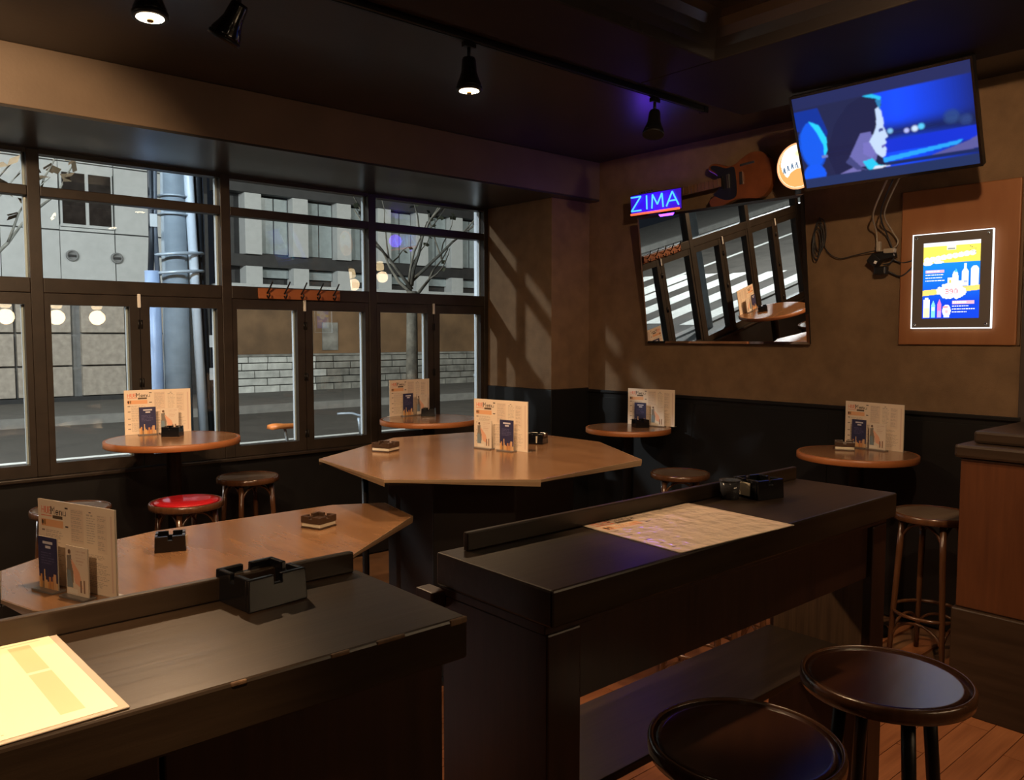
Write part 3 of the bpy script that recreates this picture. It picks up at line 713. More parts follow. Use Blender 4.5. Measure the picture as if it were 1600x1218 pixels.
# ---- lit round cap sign (its far side hidden by the television)
def cap_canvas():
    c = Canvas(70, 70, (.95, .90, .78)); c.ell(.5, .5, .5, .5, (.98, .78, .55)); c.ell(.5, .5, .46, .46, (.93, .40, .12)); c.ell(.52, .42, .43, .40, (1., .98, .90))
    c.ell(.62, .22, .2, .10, (.98, .90, .35), .8); c.poly([(.22, .78), (.34, .62), (.5, .55), (.7, .58), (.88, .75), (.7, .92), (.35, .92)], (.92, .40, .12)); c.ell(.78, .74, .13, .12, (.98, .68, .18), .6)
    for k, (u, v, h_) in enumerate([(.15, .5, .13), (.24, .46, .12), (.35, .43, .12), (.46, .42, .12), (.58, .43, .12), (.69, .46, .12)]):
        c.poly([(u, v), (u + .03, v - .01), (u + .07, v + h_), (u + .04, v + h_)], (.10, .16, .28)); c.rect(u, v + .02, u + .015, v + h_, (.2, .3, .4))
    return c
cp = thing('cap_sign', 'round lit bottle-cap sign, orange and white, beside the television', 'sign', (4.335, 2.475, 2.375)); cp.rotation_euler = (.1, 0, -PI / 2)
MB().lathe([(0, 0), (.125, 0), (.125, .03), (0, .03)], 40, Matrix.Translation((0, .032, .145)) @ Matrix.Rotation(PI / 2, 4, 'X')).build('housing', 'white_plastic', cp)
cm = cap_canvas(); keep = ((cm.u - .5) ** 2 + (cm.v - .5) ** 2) < .25
capme = cm.mesh('cap_print', .25, .25)
bmx = bmesh.new(); bmx.from_mesh(capme)
bmesh.ops.delete(bmx, geom=[f for f in bmx.faces if (f.calc_center_median().x ** 2 + (f.calc_center_median().z - .125) ** 2) > .1235 ** 2], context='FACES'); bmx.to_mesh(capme); bmx.free()
put('face', capme, 'cap_print', cp, (0, -.0015, .02))
MB().tube([(.124 * math.cos(a), .002, .145 + .124 * math.sin(a)) for a in [2 * PI * k / 48 for k in range(48)]], .006, 8, True).build('rim', 'cap_rim', cp)
MB().box((-.02, .0, -.012), (.02, .03, .03)).build('foot', 'chrome', cp)

# ---- television
def tv_canvas():
    c = Canvas(240, 136, (.012, .018, .07)); u, v = c.u, c.v
    bar = (.014, .022, .10)
    # background behind the figure: bright blue glass to the right
    sky = np.clip(1 - np.abs(u - .60) / .45, 0, 1)[..., None] * np.array([.0, .06, .95]) + np.array([.004, .012, .09])
    m_ = (u > .42); c.a[m_] = sky[m_]
    band = np.exp(-((v - .55) / .09) ** 2)[..., None]; c.a = np.where(m_[..., None], c.a * (1 - band * .92) + np.array([.004, .012, .06]) * band * .9, c.a)
    for (x, y, r, col) in [(.64, .555, .018, (.45, .5, .95)), (.685, .55, .022, (.6, .75, 1.)), (.72, .54, .022, (.1, .6, 1.)), (.55, .53, .02, (.2, .5, .8)), (.88, .50, .05, (.02, .06, .22)), (.95, .55, .04, (.02, .05, .2))]: c.ell(x, y, r, r * 1.7, col, .8)
    low = (u > .5) & (v > .62) & (v < .75); c.a[low] = (.004, .03, .62)
    c.poly([(.46, .80), (.93, .735), (.90, .775), (.5, .845), (.44, .86)], (.02, .36, .95)); c.poly([(.72, .86), (.95, .76), (1, .72), (1, .84)], (.10, .10, .32))
    c.rect(.40, .845, 1, .88, (.008, .02, .10))
    # seat back, left
    c.ell(.085, .53, .085, .27, (.003, .07, .55)); c.poly([(.0, .15), (.15, .15), (.19, .42), (.16, .55), (.0, .35)], (.002, .03, .30)); c.ell(.085, .53, .075, .25, (.004, .10, .80))
    c.poly([(.08, .27), (.14, .33), (.175, .48), (.17, .62), (.145, .68), (.15, .55), (.12, .40)], (.02, .62, .98)); c.ell(.07, .86, .07, .12, (.004, .10, .85))
    # seated figure in profile: hair, face, collar (plain shapes)
    c.poly([(.20, .90), (.16, .65), (.24, .35), (.33, .18), (.42, .13), (.50, .17), (.52, .25), (.48, .40), (.47, .60), (.50, .90)], (.008, .012, .055))
    c.poly([(.38, .50), (.44, .50), (.47, .72), (.44, .84), (.33, .86), (.30, .72)], (.14, .14, .42))
    c.poly([(.485, .28), (.512, .26), (.520, .40), (.518, .48), (.535, .585), (.515, .60), (.522, .645), (.508, .665), (.517, .70), (.508, .77), (.488, .79), (.455, .73), (.425, .60), (.46, .52), (.48, .44)], (.52, .66, .92))
    c.poly([(.485, .49), (.512, .485), (.512, .515), (.488, .52)], (.05, .07, .25)); c.poly([(.49, .665), (.512, .655), (.508, .685), (.49, .69)], (.12, .10, .4)); c.poly([(.425, .60), (.45, .73), (.43, .78), (.38, .72), (.39, .60)], (.17, .16, .50))
    c.poly([(.41, .115), (.47, .12), (.525, .17), (.52, .21), (.49, .175), (.43, .135)], (.02, .50, .85)); c.poly([(.49, .19), (.525, .2), (.51, .30), (.50, .26)], (.02, .2, .45))
    c.poly([(.37, .80), (.43, .78), (.46, .86), (.52, .885), (.40, .90)], (.02, .55, .85)); c.poly([(.44, .865), (.53, .885), (.42, .905)], (.7, .75, .9)); c.poly([(.22, .90), (.32, .84), (.36, .90)], (.16, .15, .42)); c.poly([(.30, .72), (.36, .86), (.40, .90), (.33, .88), (.27, .78)], (.05, .06, .2))
    c.rect(.13, .66, .165, .69, (.15, .2, .5))
    c.rect(0, 0, 1, .125, bar); c.rect(0, .895, 1, 1, (.014, .03, .11))
    for _ in range(2):
        p = np.pad(c.a, ((1, 1), (1, 1), (0, 0)), 'edge'); c.a = (p[:-2, 1:-1] + p[2:, 1:-1] + p[1:-1, :-2] + p[1:-1, 2:] + 2 * p[1:-1, 1:-1]) / 6
    return c
tv = thing('television', 'flat television showing a blue film scene, tilted down from the ceiling', 'television', (3.95, 1.83, 2.54)); tv.rotation_euler = (.4213, -.0117, -PI / 2 + .0709)
MB().box((-.42, .0, -.243), (.42, .045, .243)).build('housing', 'black_plastic', tv, .004)
bz = MB().box((-.42, -.006, -.243), (.42, 0, -.229)).box((-.42, -.006, .231), (.42, 0, .243)).box((-.42, -.006, -.229), (-.409, 0, .231)).box((.409, -.006, -.229), (.42, 0, .231)).build('bezel', 'black_gloss', tv)
put('screen', tv_canvas().mesh('tv_screen', .818, .46), 'tv_print', tv, (0, -.001, -.229))
MB().box((-.16, .045, -.12), (.16, .085, .12)).build('back_box', 'black_plastic', tv, .01)
br = thing('television_bracket', 'black ceiling bracket holding the television', 'bracket', (4.22, 1.80, ZC))
MB().box((-.10, -.10, -.012), (.10, .10, 0)).build('ceiling_plate', 'black_metal', br)
MB().lathe([(.022, -.20), (.022, -.012)], 16).build('drop_pole', 'black_metal', br)
MB().tube([(0, 0, -.19), (-.1, .01, -.24)], .018, 10).build('arm', 'black_metal', br)
# white lead and adapters hanging on the wall under the set
def cable(name, pts, r, m_, label, cat='cable', group=None):
    o = MB().tube(smooth_path(pts, 6), r, 6).build(name, m_); return tag(o, label, cat, group)
WX = XR - .012
def wl(u, v, off=.0):   # a point on the right wall from where it lies along the wall and its height
    return (WX - off, u, v)
cable('power_cable', [(4.1, 1.86, 2.33), (4.30, 2.02, 2.2), wl(2.07, 2.12, .04), wl(2.065, 2.03, .03)], .0045, 'cream_plastic', 'cream power lead hanging straight down behind the television')
cable('power_cable', [(4.1, 1.80, 2.33), (4.32, 1.97, 2.2), wl(1.99, 2.12, .03), wl(1.955, 2.06, .03), wl(1.985, 2.02, .03), wl(2.05, 2.015, .03)], .004, 'cream_plastic', 'cream looping power lead with a flat plug under the television')
cable('signal_cable', [(4.1, 1.83, 2.33), (4.32, 1.99, 2.2), wl(2.02, 2.10, .02), wl(1.985, 2.0, .012), wl(2.0, 1.95, .012), wl(2.04, 1.94, .012)], .004, 'cable_black', 'black cable hanging under the television into the adapter')
cable('signal_cable', [wl(2.04, 1.93, .02), wl(1.99, 1.89, .006), wl(1.94, 1.875, .006), wl(1.88, 1.92, .012), wl(1.862, 1.945, .02)], .004, 'cable_black', 'black cable sagging from the adapter to the lit poster')
cable('signal_cable', [wl(2.0, 1.985, .02), wl(1.97, 1.955, .006), wl(1.93, 1.945, .006), wl(1.87, 1.955, .02)], .0035, 'cable_black', 'thin upper black cable from the adapter to the lit poster')
cable('signal_cable', [wl(2.42, 2.24, .006), wl(2.38, 2.06, .006), wl(2.30, 1.995, .006), wl(2.20, 2.005, .006), wl(2.08, 2.02, .02)], .003, 'cable_black', 'thin brown-black cable running along the wall from the mirror edge to the adapter')
for k in range(1):
    mb = MB()
    for j in range(4):
        mb.tube([(WX - .012 - .003 * j, 2.41 + .035 * math.cos(a) * (1 - .1 * j) + .006 * j, 2.14 + .09 * math.sin(a) - .02 * j) for a in [2 * PI * q / 28 for q in range(28)]], .0032, 5, True)
    tag(mb.build('coiled_cable', 'cable_black'), 'coil of thin black cable hung on the wall between mirror and television', 'cable')
ps = thing('power_adapter', 'black power strip with plugged-in adapters on the wall under the television', 'power strip', (WX - .001, 2.03, 1.99)); ps.rotation_euler = (0, 0, -PI / 2)
Mr = Matrix.Rotation(math.radians(40), 4, 'Y')
MB().box((-.055, -.04, -.025), (.06, 0, .02), Matrix.Rotation(math.radians(-12), 4, 'Y')).build('strip', 'black_plastic', ps, .004)
MB().box((-.05, -.055, -.075), (.01, 0, -.02), Mr).build('adapter', 'black_plastic', ps, .005)
MB().box((-.045, -.05, -.105), (.02, 0, -.06)).build('adapter', 'black_plastic', ps, .008)
MB().box((.01, -.06, .008), (.07, -.03, .032)).build('plug', 'cream_plastic', ps, .004)
MB().box((-.03, -.06, .02), (-.008, -.035, .075)).build('plug', 'cream_plastic', ps, .004)
MB().tube([(-.03, -.055, -.03), (-.035, -.058, -.045)], .008, 8).build('plug_tip', 'white_plastic', ps)

# ---- plywood board with the lit poster
bo = thing('plywood_board', 'orange-brown plywood board fixed to the wall behind the lit poster', 'board', (XR - .001, 1.665, 1.505)); bo.rotation_euler = (0, 0, -PI / 2)
MB().box((-.285, -.018, 0), (.285, 0, .815)).build('panel', 'ply_board', bo, .006)
MB().box((.287, -.012, 0), (.30, 0, .82)).build('edge_strip', 'worn_wood', bo, .002)
def poster_canvas():
    c = Canvas(110, 158, (.02, .16, .85)); u, v = c.u, c.v
    g_ = np.clip((v - .2) / .6, 0, 1)[..., None]; c.a = np.array([.01, .30, .92]) * (1 - g_) + np.array([.005, .06, .75]) * g_
    Y = (.98, .80, .12); wht = (1, 1, 1); c.rect(0, 0, 1, .27, Y); c.rect(0, 0, 1, .05, (.95, .98, 1)); c.rect(.42, .05, .58, .11, (1, .97, .75)); c.rect(.44, .085, .56, .10, (.35, .35, .35))
    for k in range(9):
        uu = .05 + k * .10; c.ell(uu + .02, .225 - .008 * k, .06, .035, (1, .99, .92)); c.rect(uu, .20 - .008 * k, uu + .02, .235 - .008 * k, (.80, .78, .7))
    c.ell(.08, .27, .09, .03, (.9, .97, 1)); c.ell(.28, .26, .09, .02, (.9, .97, 1))
    for k in range(8): c.rect(.82 + .03 * (k % 4), .07 + .012 * k, .835 + .03 * (k % 4), .08 + .012 * k, (.3, .28, .1))
    pk = (1., .50, .62)
    c.rect(.05, .36, .38, .40, pk); c.lines(.06, .365, .37, .395, 1, wht, rnd, .7); c.lines(.05, .42, .45, .53, 3, wht, rnd, .35)
    # bottles top right
    c.rect(.45, .47, .62, .585, wht); c.ell(.58, .44, .05, .06, (.85, .97, 1)); c.rect(.53, .44, .64, .585, (.9, .98, 1)); c.poly([(.56, .40), (.59, .35), (.62, .40)], (.10, .6, .9)); c.rect(.47, .50, .51, .54, (1, .7, .2))
    c.poly([(.69, .585), (.69, .40), (.73, .35), (.73, .29), (.77, .29), (.77, .35), (.81, .40), (.81, .585)], (.96, 1, 1)); c.rect(.64, .51, .80, .585, wht); c.rect(.73, .51, .79, .54, (.5, .55, .9))
    c.poly([(.85, .59), (.85, .36), (.88, .33), (.94, .33), (.98, .36), (.98, .59)], (.96, 1, 1))
    c.poly([(0, .625), (1, .575), (1, .64), (0, .70)], (1., .74, .18))
    for k in range(26):
        a = 2 * PI * k / 26; rr = rnd.uniform(.9, 1.25); c.ell(.52 + .20 * rr * math.cos(a), .645 + .075 * rr * math.sin(a), .035, .018, wht)
    c.ell(.52, .645, .22, .085, wht); c.text('390', .41, .615, .062, (.75, .12, .18), 1.0)
    # bottles bottom left
    c.rect(.02, .75, .14, .985, (.96, 1, .92)); c.rect(.05, .72, .11, .76, (.9, 1, 1)); c.rect(.03, .86, .13, .985, (.98, .95, .55)); c.poly([(.16, .985), (.16, .83), (.2, .76), (.24, .83), (.24, .985)], (.25, .75, .75)); c.rect(.17, .85, .23, .90, (.7, .95, .9))
    c.poly([(.27, .985), (.27, .82), (.31, .74), (.35, .82), (.35, .985)], (.85, .22, .60)); c.rect(.28, .90, .34, .985, (.55, .45, .9)); c.ell(.44, .90, .075, .08, wht); c.rect(.39, .87, .49, .985, (.95, .98, 1)); c.rect(.37, .84, .46, .86, (.9, .3, .4)); c.rect(.42, .89, .46, .93, (.9, .55, .6))
    c.rect(.54, .775, .92, .815, pk); c.lines(.55, .78, .91, .81, 1, wht, rnd, .7); c.lines(.54, .835, .95, .945, 3, wht, rnd, .35)
    return c
po = thing('lit_poster', 'backlit blue and yellow price poster in a clear frame with glowing edges', 'poster', (XR - .020, 1.682, 1.595)); po.rotation_euler = (math.radians(1.0), 0, -PI / 2)
MB().box((-.19, -.016, 0), (.19, -.004, .485)).build('frame_panel', 'acrylic_grey', po)
put('print', poster_canvas().mesh('poster_print', .275, .392), 'poster_print', po, (0, -.0175, .048))
eg = MB().box((-.195, -.018, -.005), (.195, -.003, .0)).box((-.195, -.018, .485), (.195, -.003, .489)).box((-.195, -.018, 0), (-.1905, -.003, .485)).box((.1905, -.018, 0), (.195, -.003, .485))
eg.build('glowing_edge', 'panel_edge', po)
for x in (-.172, .172):
    for z in (.018, .467): MB().lathe([(.007, 0), (.007, .006), (.004, .009), (0, .009)], 12, Matrix.Translation((x, -.016, z)) @ Matrix.Rotation(PI / 2, 4, 'X')).build('screw', 'chrome', po)

# ================================================================== TRACK AND SPOTS
tr = thing('lighting_track', 'black lighting track running along the ceiling band', 'track', (2.0, 2.79, ZC))
MB().box((-4.2, -.018, -.03), (1.86, .018, 0)).build('rail', 'black_metal', tr, .003)
MB().box((-4.2, -.006, -.033), (1.86, .006, -.030)).build('slot', 'black_plastic', tr)
MB().box((1.84, -.021, -.034), (1.875, .021, 0)).build('end_cap', 'black_metal', tr, .003)
def spot(x, y, ztop, aim, on, label, watts=0, angle=80, col=(1, .66, .38), light_name='spot_light', drop=.075, group='track spotlights'):
    t = thing('track_spotlight', label, 'spotlight', (x, y, ztop), 0, group)
    MB().box((-.03, -.014, -.022), (.03, .014, -.0005)).build('adapter', 'black_metal', t, .003)
    MB().tube([(0, 0, -.02), (0, 0, -drop)], .008, 10).build('stem', 'black_metal', t)
    d = (Vector(aim) - Vector((x, y, ztop - drop))).normalized()
    q = d.to_track_quat('-Z', 'Y').to_matrix().to_4x4(); M = Matrix.Translation((0, 0, -drop)) @ q
    MB().lathe([(0, .012), (.026, .010), (.030, 0), (.034, -.05), (.042, -.075), (.052, -.10), (.055, -.125), (.0525, -.125), (.048, -.10), (.03, -.07), (0, -.068)], 28, M).build('shade', 'black_gloss', t)
    MB().lathe([(.049, -.112), (.056, -.112), (.056, -.128), (.052, -.128)], 28, M).build('rim', 'black_metal', t)
    if on:
        MB().lathe([(0, -.118), (.049, -.118), (.047, -.127), (.03, -.131), (0, -.132)], 24, M).build('bulb_face', 'bulb_on', t)
        MB().lathe([(.012, -.1315), (.010, -.140), (0, -.141)], 12, M).build('bulb_cap', 'brass', t)
        ld = bpy.data.lights.new(light_name, 'SPOT'); ld.energy = watts * K_SPOT; ld.spot_size = math.radians(angle); ld.spot_blend = .55; ld.color = col; ld.shadow_soft_size = .035
        lo = bpy.data.objects.new(light_name, ld); C.objects.link(lo); lo.parent = t; lo.location = M @ Vector((0, 0, -.165)); lo.rotation_euler = q.to_euler()
    else:
        MB().lathe([(0, -.108), (.047, -.108), (.047, -.112), (0, -.112)], 24, M).build('bulb_face', 'acrylic_grey', t)
    return t
zt = ZC - .033
spot(.887, 2.79, zt, (.86, 2.66, 0), True, 'lit black track spotlight over the low table, glowing face down', 90, 150, drop=.10)
spot(.30, 2.79, zt, (1.5, 4.7, 1.0), True, 'added unseen black track spotlight aimed at the window table beside the red stool', 120, 75)  # extra spot out of frame, added to light the window table's menu
spot(1.185, 2.79, zt, (1.02, 3.05, 2.2), False, 'unlit glossy black track spotlight next to the lit one over the low table', drop=.11)
spot(2.19, 2.79, zt, (2.20, 2.78, 0), True, 'lit black track spotlight over the octagonal table', 70, 120)
spot(3.43, 2.79, zt, (3.30, 2.72, 2.2), False, 'unlit black track spotlight at the end of the track near the mirror')
spot(.15, 2.79, zt, (.75, 4.3, 2.2), True, 'added unseen black track spotlight aimed at the beam over the windows', 120, 62)  # unseen spot added to brighten the left end of the beam
# spots outside the picture, on a second track behind the camera line
tr2 = thing('lighting_track', 'black lighting track in the ceiling recess over the counters', 'track', (1.0, .55, 2.944))
MB().box((-3.2, -.018, -.03), (1.8, .018, 0)).build('rail', 'black_metal', tr2, .003)
MB().box((1.8, -.021, -.034), (1.835, .021, 0)).build('end_cap', 'black_metal', tr2, .003)
for (x, aim, wt, an, lab) in [(-.02, (-.02, 1.15, 1.1), 260, 40, 'lit spotlight in the recess over the yellow menu sheet'),
                              (1.0, (2.6, 3.0, 1.0), 90, 60, 'lit spotlight in the recess aimed at the octagonal table'),
                                                            (-.8, (.9, 2.75, .85), 120, 55, 'lit spotlight in the recess aimed at the low table'),
                              (1.9, (4.4, 2.2, 1.3), 130, 80, 'lit spotlight in the recess aimed at the right wall'),
                              (2.55, (3.0, 1.1, 0), 75, 70, 'lit spotlight in the recess aimed at the floor by the booth')]:
    spot(x, .55, 2.912, aim, True, lab, wt, an, group='recess spotlights')

spot(1.6, 1.62, 2.944, (1.57, 1.2, 1.1), True, 'added unseen ceiling spotlight over the wrinkled menu sheet', 85, 24, group='recess spotlights')  # added above the frame so the menu sheet gets light
# pendants over the bar behind the camera (their glow is mirrored in the window glass)
def pendant(x, y, z, label):
    t = thing('pendant_lamp', label, 'pendant lamp', (x, y, z), 0, 'bar pendants')
    MB().lathe([(0, 0), (.045, .004), (.062, .03), (.068, .09), (.062, .13), (.03, .15), (0, .15)], 24).build('glass_shade', 'pendant_glass', t)
    MB().lathe([(.032, .148), (.032, .19), (.01, .2), (0, .2)], 16).build('cap', 'brass', t)
    MB().tube([(0, 0, .2), (0, 0, 2.944 - z)], .004, 6).build('cord', 'black_plastic', t)
    MB().lathe([(.05, 2.944 - z - .02), (.05, 2.944 - z)], 16).build('ceiling_rose', 'black_metal', t)
    ld = bpy.data.lights.new('bulb_light', 'POINT'); ld.energy = 9 * K_PEND; ld.color = (1, .70, .42); ld.shadow_soft_size = .09
    lo = bpy.data.objects.new('bulb_light', ld); C.objects.link(lo); lo.parent = t; lo.location = (0, 0, -.10)
for (x, y, z) in ((1.80, -1.0, 1.88), (2.33, -1.0, 1.88), (2.78, -1.0, 1.88)): pendant(x, y, z, 'glowing glass pendant lamp over the bar, mirrored low in the window glass')
bc = thing('back_bar', 'dark wooden back bar below the pendants', 'bar', (1.6, -1.6, 0))
MB().box((-1.6, -.3, 0), (1.8, .3, 1.02)).build('body', 'counter_body', bc, .005)
MB().box((-1.65, -.34, 1.021), (1.84, .36, 1.08)).build('top', 'counter_top', bc, .005)
for k, (x, w_, h_) in enumerate(((2.9, .5, .42), (3.6, .45, .42))):
    f = thing('picture_frame', ('dark framed photograph on the back wall near the pendants', 'second framed photograph on the back wall beside the other frame')[k], 'picture', (x, YF + .001, 1.55), PI)
    MB().box((-w_ / 2, -.02, 0), (w_ / 2, 0, h_)).build('frame', 'counter_body', f, .004)
    c = Canvas(30, 24, (.4, .25, .12)); c.ell(.4, .5, .2, .3, (.12, .08, .06)); c.rect(.6, .3, .9, .9, (.6, .5, .35)); put('print', c.mesh('frame_print', w_ - .08, h_ - .08), 'frame_print', f, (0, -.022, .04))

# ================================================================== OUTSIDE
struct('sidewalk', bx((-30, YW + .12, -.12), (40, 7.7, -.002)), 'pavement')
struct('kerb', bx((-30, 7.7, -.14), (40, 7.85, .03)), 'kerb')
struct('road', bx((-30, 7.85, -.2), (40, 16.3, -.06)), 'asphalt')
struct('far_kerb', bx((-30, 16.3, -.2), (40, 16.5, .10)), 'kerb')
struct('far_sidewalk', bx((-30, 16.5, -.2), (40, 21.4, .04)), 'pavement')
tag(bx((-30, 11.75, -.0595), (40, 11.9, -.055)).build('road_line', 'road_paint'), 'long white painted line along the road', 'road marking', None)
for k in range(9):
    y = 8.0 + .9 * k
    if k == 4: y -= .32
    tag(bx((-6.2 - .1 * k, y, -.0595), (-2.0 - .12 * k, y + .45, -.055)).build('crosswalk_stripe', 'road_paint'), 'white crosswalk stripe, %s from the kerb on the bar side' % 'first second third fourth fifth sixth seventh eighth ninth'.split()[k], 'road marking', 'crosswalk stripes')
# retaining wall of painted stone blocks with a brown wall above
YB = 21.0
rw = thing('retaining_wall', 'low wall of pale painted stone blocks across the street', 'wall', (8.4, YB, 0))
MB().box((0, .06, 0), (14, .5, 1.02)).build('core', 'facade_dark', rw)
hs = [.0, .22, .42, .63, .83, 1.0]
first = {}
for r in range(5):
    x = -.35 * (r % 2)
    while x < 13.6:
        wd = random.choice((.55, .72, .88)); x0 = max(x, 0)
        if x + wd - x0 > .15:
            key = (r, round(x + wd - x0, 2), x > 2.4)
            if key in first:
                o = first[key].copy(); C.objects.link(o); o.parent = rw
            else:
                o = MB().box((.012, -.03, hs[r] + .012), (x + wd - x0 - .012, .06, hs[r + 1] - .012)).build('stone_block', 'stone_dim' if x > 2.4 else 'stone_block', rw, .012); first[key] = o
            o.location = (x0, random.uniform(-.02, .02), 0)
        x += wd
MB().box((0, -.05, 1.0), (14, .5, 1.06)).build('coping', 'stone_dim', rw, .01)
# pier building
bd = thing('pier_building', 'grey building with white piers, dark bands and a brown ground floor', 'building', (8.4, YB, 0))
MB().box((0, .3, 1.06), (22, .8, 2.35)).build('ground_wall', 'facade_brown', bd)
MB().box((0, .25, 2.35), (22, .8, 2.68)).build('dark_band', 'facade_dark', bd)
MB().box((-.1, -.1, 2.68), (22, .8, 2.95)).build('white_ledge', 'facade_white', bd, .01)
MB().box((0, .4, 2.95), (22, .8, 9.5)).build('wall', 'facade_dark', bd)
MB().box((0, .10, 3.42), (22, .45, 3.74)).build('grey_band', 'facade_dark', bd)
MB().box((-.2, -.05, 5.35), (22, .45, 5.9)).build('upper_band', 'facade_dark', bd)
for k in range(16):
    x = .55 + k * 1.36
    MB().box((x, 0, 2.95), (x + .46, .42, 3.42)).box((x, 0, 3.42), (x + .46, .42, 3.42 + .001)).build('lower_pier', 'facade_white', bd, .006)
    MB().box((x, .0, 3.74), (x + .46, .42, 5.35)).build('pier', 'facade_white', bd, .006)
    MB().box((x + .06, .0, 5.9), (x + .40, .42, 8.5)).build('upper_pier', 'facade_white', bd, .006)
    wn = MB().box((x + .47, .30, 3.76), (x + 1.35, .36, 5.34)).build('window', 'facade_dark', bd)
    for (a, b) in ((.50, .90), (.94, 1.33)): MB().box((x + a, .27, 3.80), (x + b, .30, 5.30)).build('pane', 'facade_glass', wn)
    MB().box((x + .47, .30, 3.15), (x + 1.35, .38, 3.40)).build('lower_panel', 'facade_glass', bd)
    wn = MB().box((x + .50, .30, 6.1), (x + 1.3, .36, 8.2)).build('window', 'facade_window', bd)
    w2 = MB().box((x + .1, .22, 2.42), (x + .60, .25, 2.62)).build('window', 'facade_dark', bd)
    MB().box((x + .14, .20, 2.44), (x + .56, .22, 2.60)).build('pane', 'facade_glass', w2)
for k, x in enumerate((2.1, 2.9)):
    MB().box((x, .27, 1.15), (x + .5, .3, 1.95)).build('notice_board', 'stone_dim', bd)
# panelled white building
pb = thing('panelled_building', 'white panelled building with a dark window and two round vents', 'building', (6.9, YB, 0))
MB().box((-20, .15, 0), (0, 2.0, 9.5)).build('core', 'facade_joint', pb)
cols = [(-2.34 - 1.18 * k, -1.16 - 1.18 * k) for k in range(9)] + [(-1.15, 0)]
rows = [(2.42, 3.98), (4.0, 5.55), (5.57, 7.1), (7.12, 8.7)]
for j, (z0, z1) in enumerate(rows):
    for i, (a, b) in enumerate(cols):
        if j == 1 and i == 0:   # window sits in this panel
            MB().box((a + .006, .06, z0), (b - .006, .15, z0 + .10)).build('panel', 'facade_white', pb); MB().box((a + .006, .06, 5.36), (b - .006, .15, z1)).build('panel', 'facade_white', pb); continue
        MB().box((a + .008, .06, z0 + .008), (b - .008, .15, z1 - .008)).build('panel', 'facade_white', pb)
wn = MB().box((-2.31, .04, 4.10), (-1.19, .12, 5.36)).box((-2.33, .0, 4.08), (-1.17, .06, 4.13)).build('window_frame', 'facade_white', pb)
for (a, b) in ((-2.27, -1.79), (-1.71, -1.23)): MB().box((a, .025, 4.15), (b, .04, 5.32)).build('pane', 'facade_window', wn)
for x in (-2.10, -1.13):
    vt = MB().lathe([(0, 0), (.13, 0), (.13, .05), (.10, .06), (.10, .03), (0, .03)], 24, Matrix.Translation((x, .06, 3.42)) @ Matrix.Rotation(PI / 2, 4, 'X')).build('vent', 'facade_joint', pb)
    MB().box((x - .07, .0, 3.39), (x + .07, .035, 3.44)).build('vent_slot', 'facade_dark', vt)
# stone-faced base with dark joints
first = {}
for j, (z0, z1) in enumerate(((.16, .84), (.88, 1.60), (1.64, 2.38))):
    for i in range(9):
        x = -13.1 + i * 1.16 + .5
        MB().box((x + .03, .0, z0), (x + 1.13, .15, z1)).build('stone_panel', 'stone_panel', pb, .008)
for i in range(2):
    x = -1.99 + i * 1.0 + .02
    for z0, z1 in ((.16, .84), (.88, 1.60), (1.64, 2.38)): MB().box((x, .0, z0), (x + .95, .15, z1)).build('stone_panel', 'stone_panel', pb, .008)
MB().box((-20, -.06, 0), (0, .15, .14)).build('plinth', 'facade_dark', pb)
tag(bx((6.95, YB + .5, 0), (8.15, YB + 1.2, 9.5)).build('dark_passage', 'facade_dark'), 'dark gap wall between the white building and the pier building', 'wall')
# houses closing the street beyond, seen only in the mirror
tag(bx((-30.5, 5, 0), (-30, 21, 7)).build('end_house', 'facade_joint'), 'plain grey house closing the far end of the street', 'building')

# utility pole with pipes
up = thing('utility_pole', 'tapered concrete utility pole with pale conduits outside the window', 'utility pole', (2.54, 7.5, 0))
MB().lathe([(.125, 0), (.115, 1.6), (.10, 3.6), (.085, 7.5)], 24).build('pole', 'pole_concrete', up)
MB().tube([(-.195, -.05, 0), (-.205, -.05, 1.2), (-.215, -.05, 2.12)], .062, 16).build('conduit', 'pole_pipe_blue', up)
MB().tube([(-.225, -.05, 2.12), (-.21, -.05, 2.4), (-.19, -.03, 4.5)], .026, 10).build('cable', 'cable_black', up)
MB().tube([(-.17, -.07, 1.9), (-.18, -.05, 2.5), (-.14, -.03, 4.5)], .022, 10).build('cable', 'cable_grey', up)
MB().tube([(.205, -.10, 0), (.11, -.08, 3.0), (.07, -.06, 7)], .042, 14).build('conduit', 'pole_pipe', up)
MB().tube([(.295, -.02, 0), (.21, -.0, 2.2), (.18, .0, 7)], .040, 14).build('conduit', 'cable_black', up)
MB().tube([(.335, .05, 0), (.26, .05, 2.0), (.25, .05, 7)], .030, 14).build('conduit', 'cable_grey', up)
for z in (2.28, 2.12):
    MB().tube([(.22 * math.cos(a) + .02, .17 * math.sin(a), z + .02 * math.cos(a)) for a in [2 * PI * k / 32 for k in range(32)]], .014, 6, True).build('strap', 'alu', up)
for z in (2.62, 2.78): MB().lathe([(.138, z), (.138, z + .012)], 20).build('band', 'alu', up)
for (x, z) in ((-.2, 2.5), (.29, 1.45), (.285, 1.15)): MB().box((x - .03, -.085, z), (x + .03, -.08, z + .11)).build('tag_plate', 'white_plastic', up)
# pale post close to the glass, right
t = thing('pale_post', 'pale vertical post outside the last window', 'pale_pole', (4.33, 5.4, 0)); MB().tube([(0, 0, 0), (0, 0, 3.2)], .035, 14).build('pale_pole', 'pole_pipe', t)
for z in (1.2, 2.6): MB().lathe([(.040, z), (.040, z + .03)], 14).build('clamp', 'alu', t)
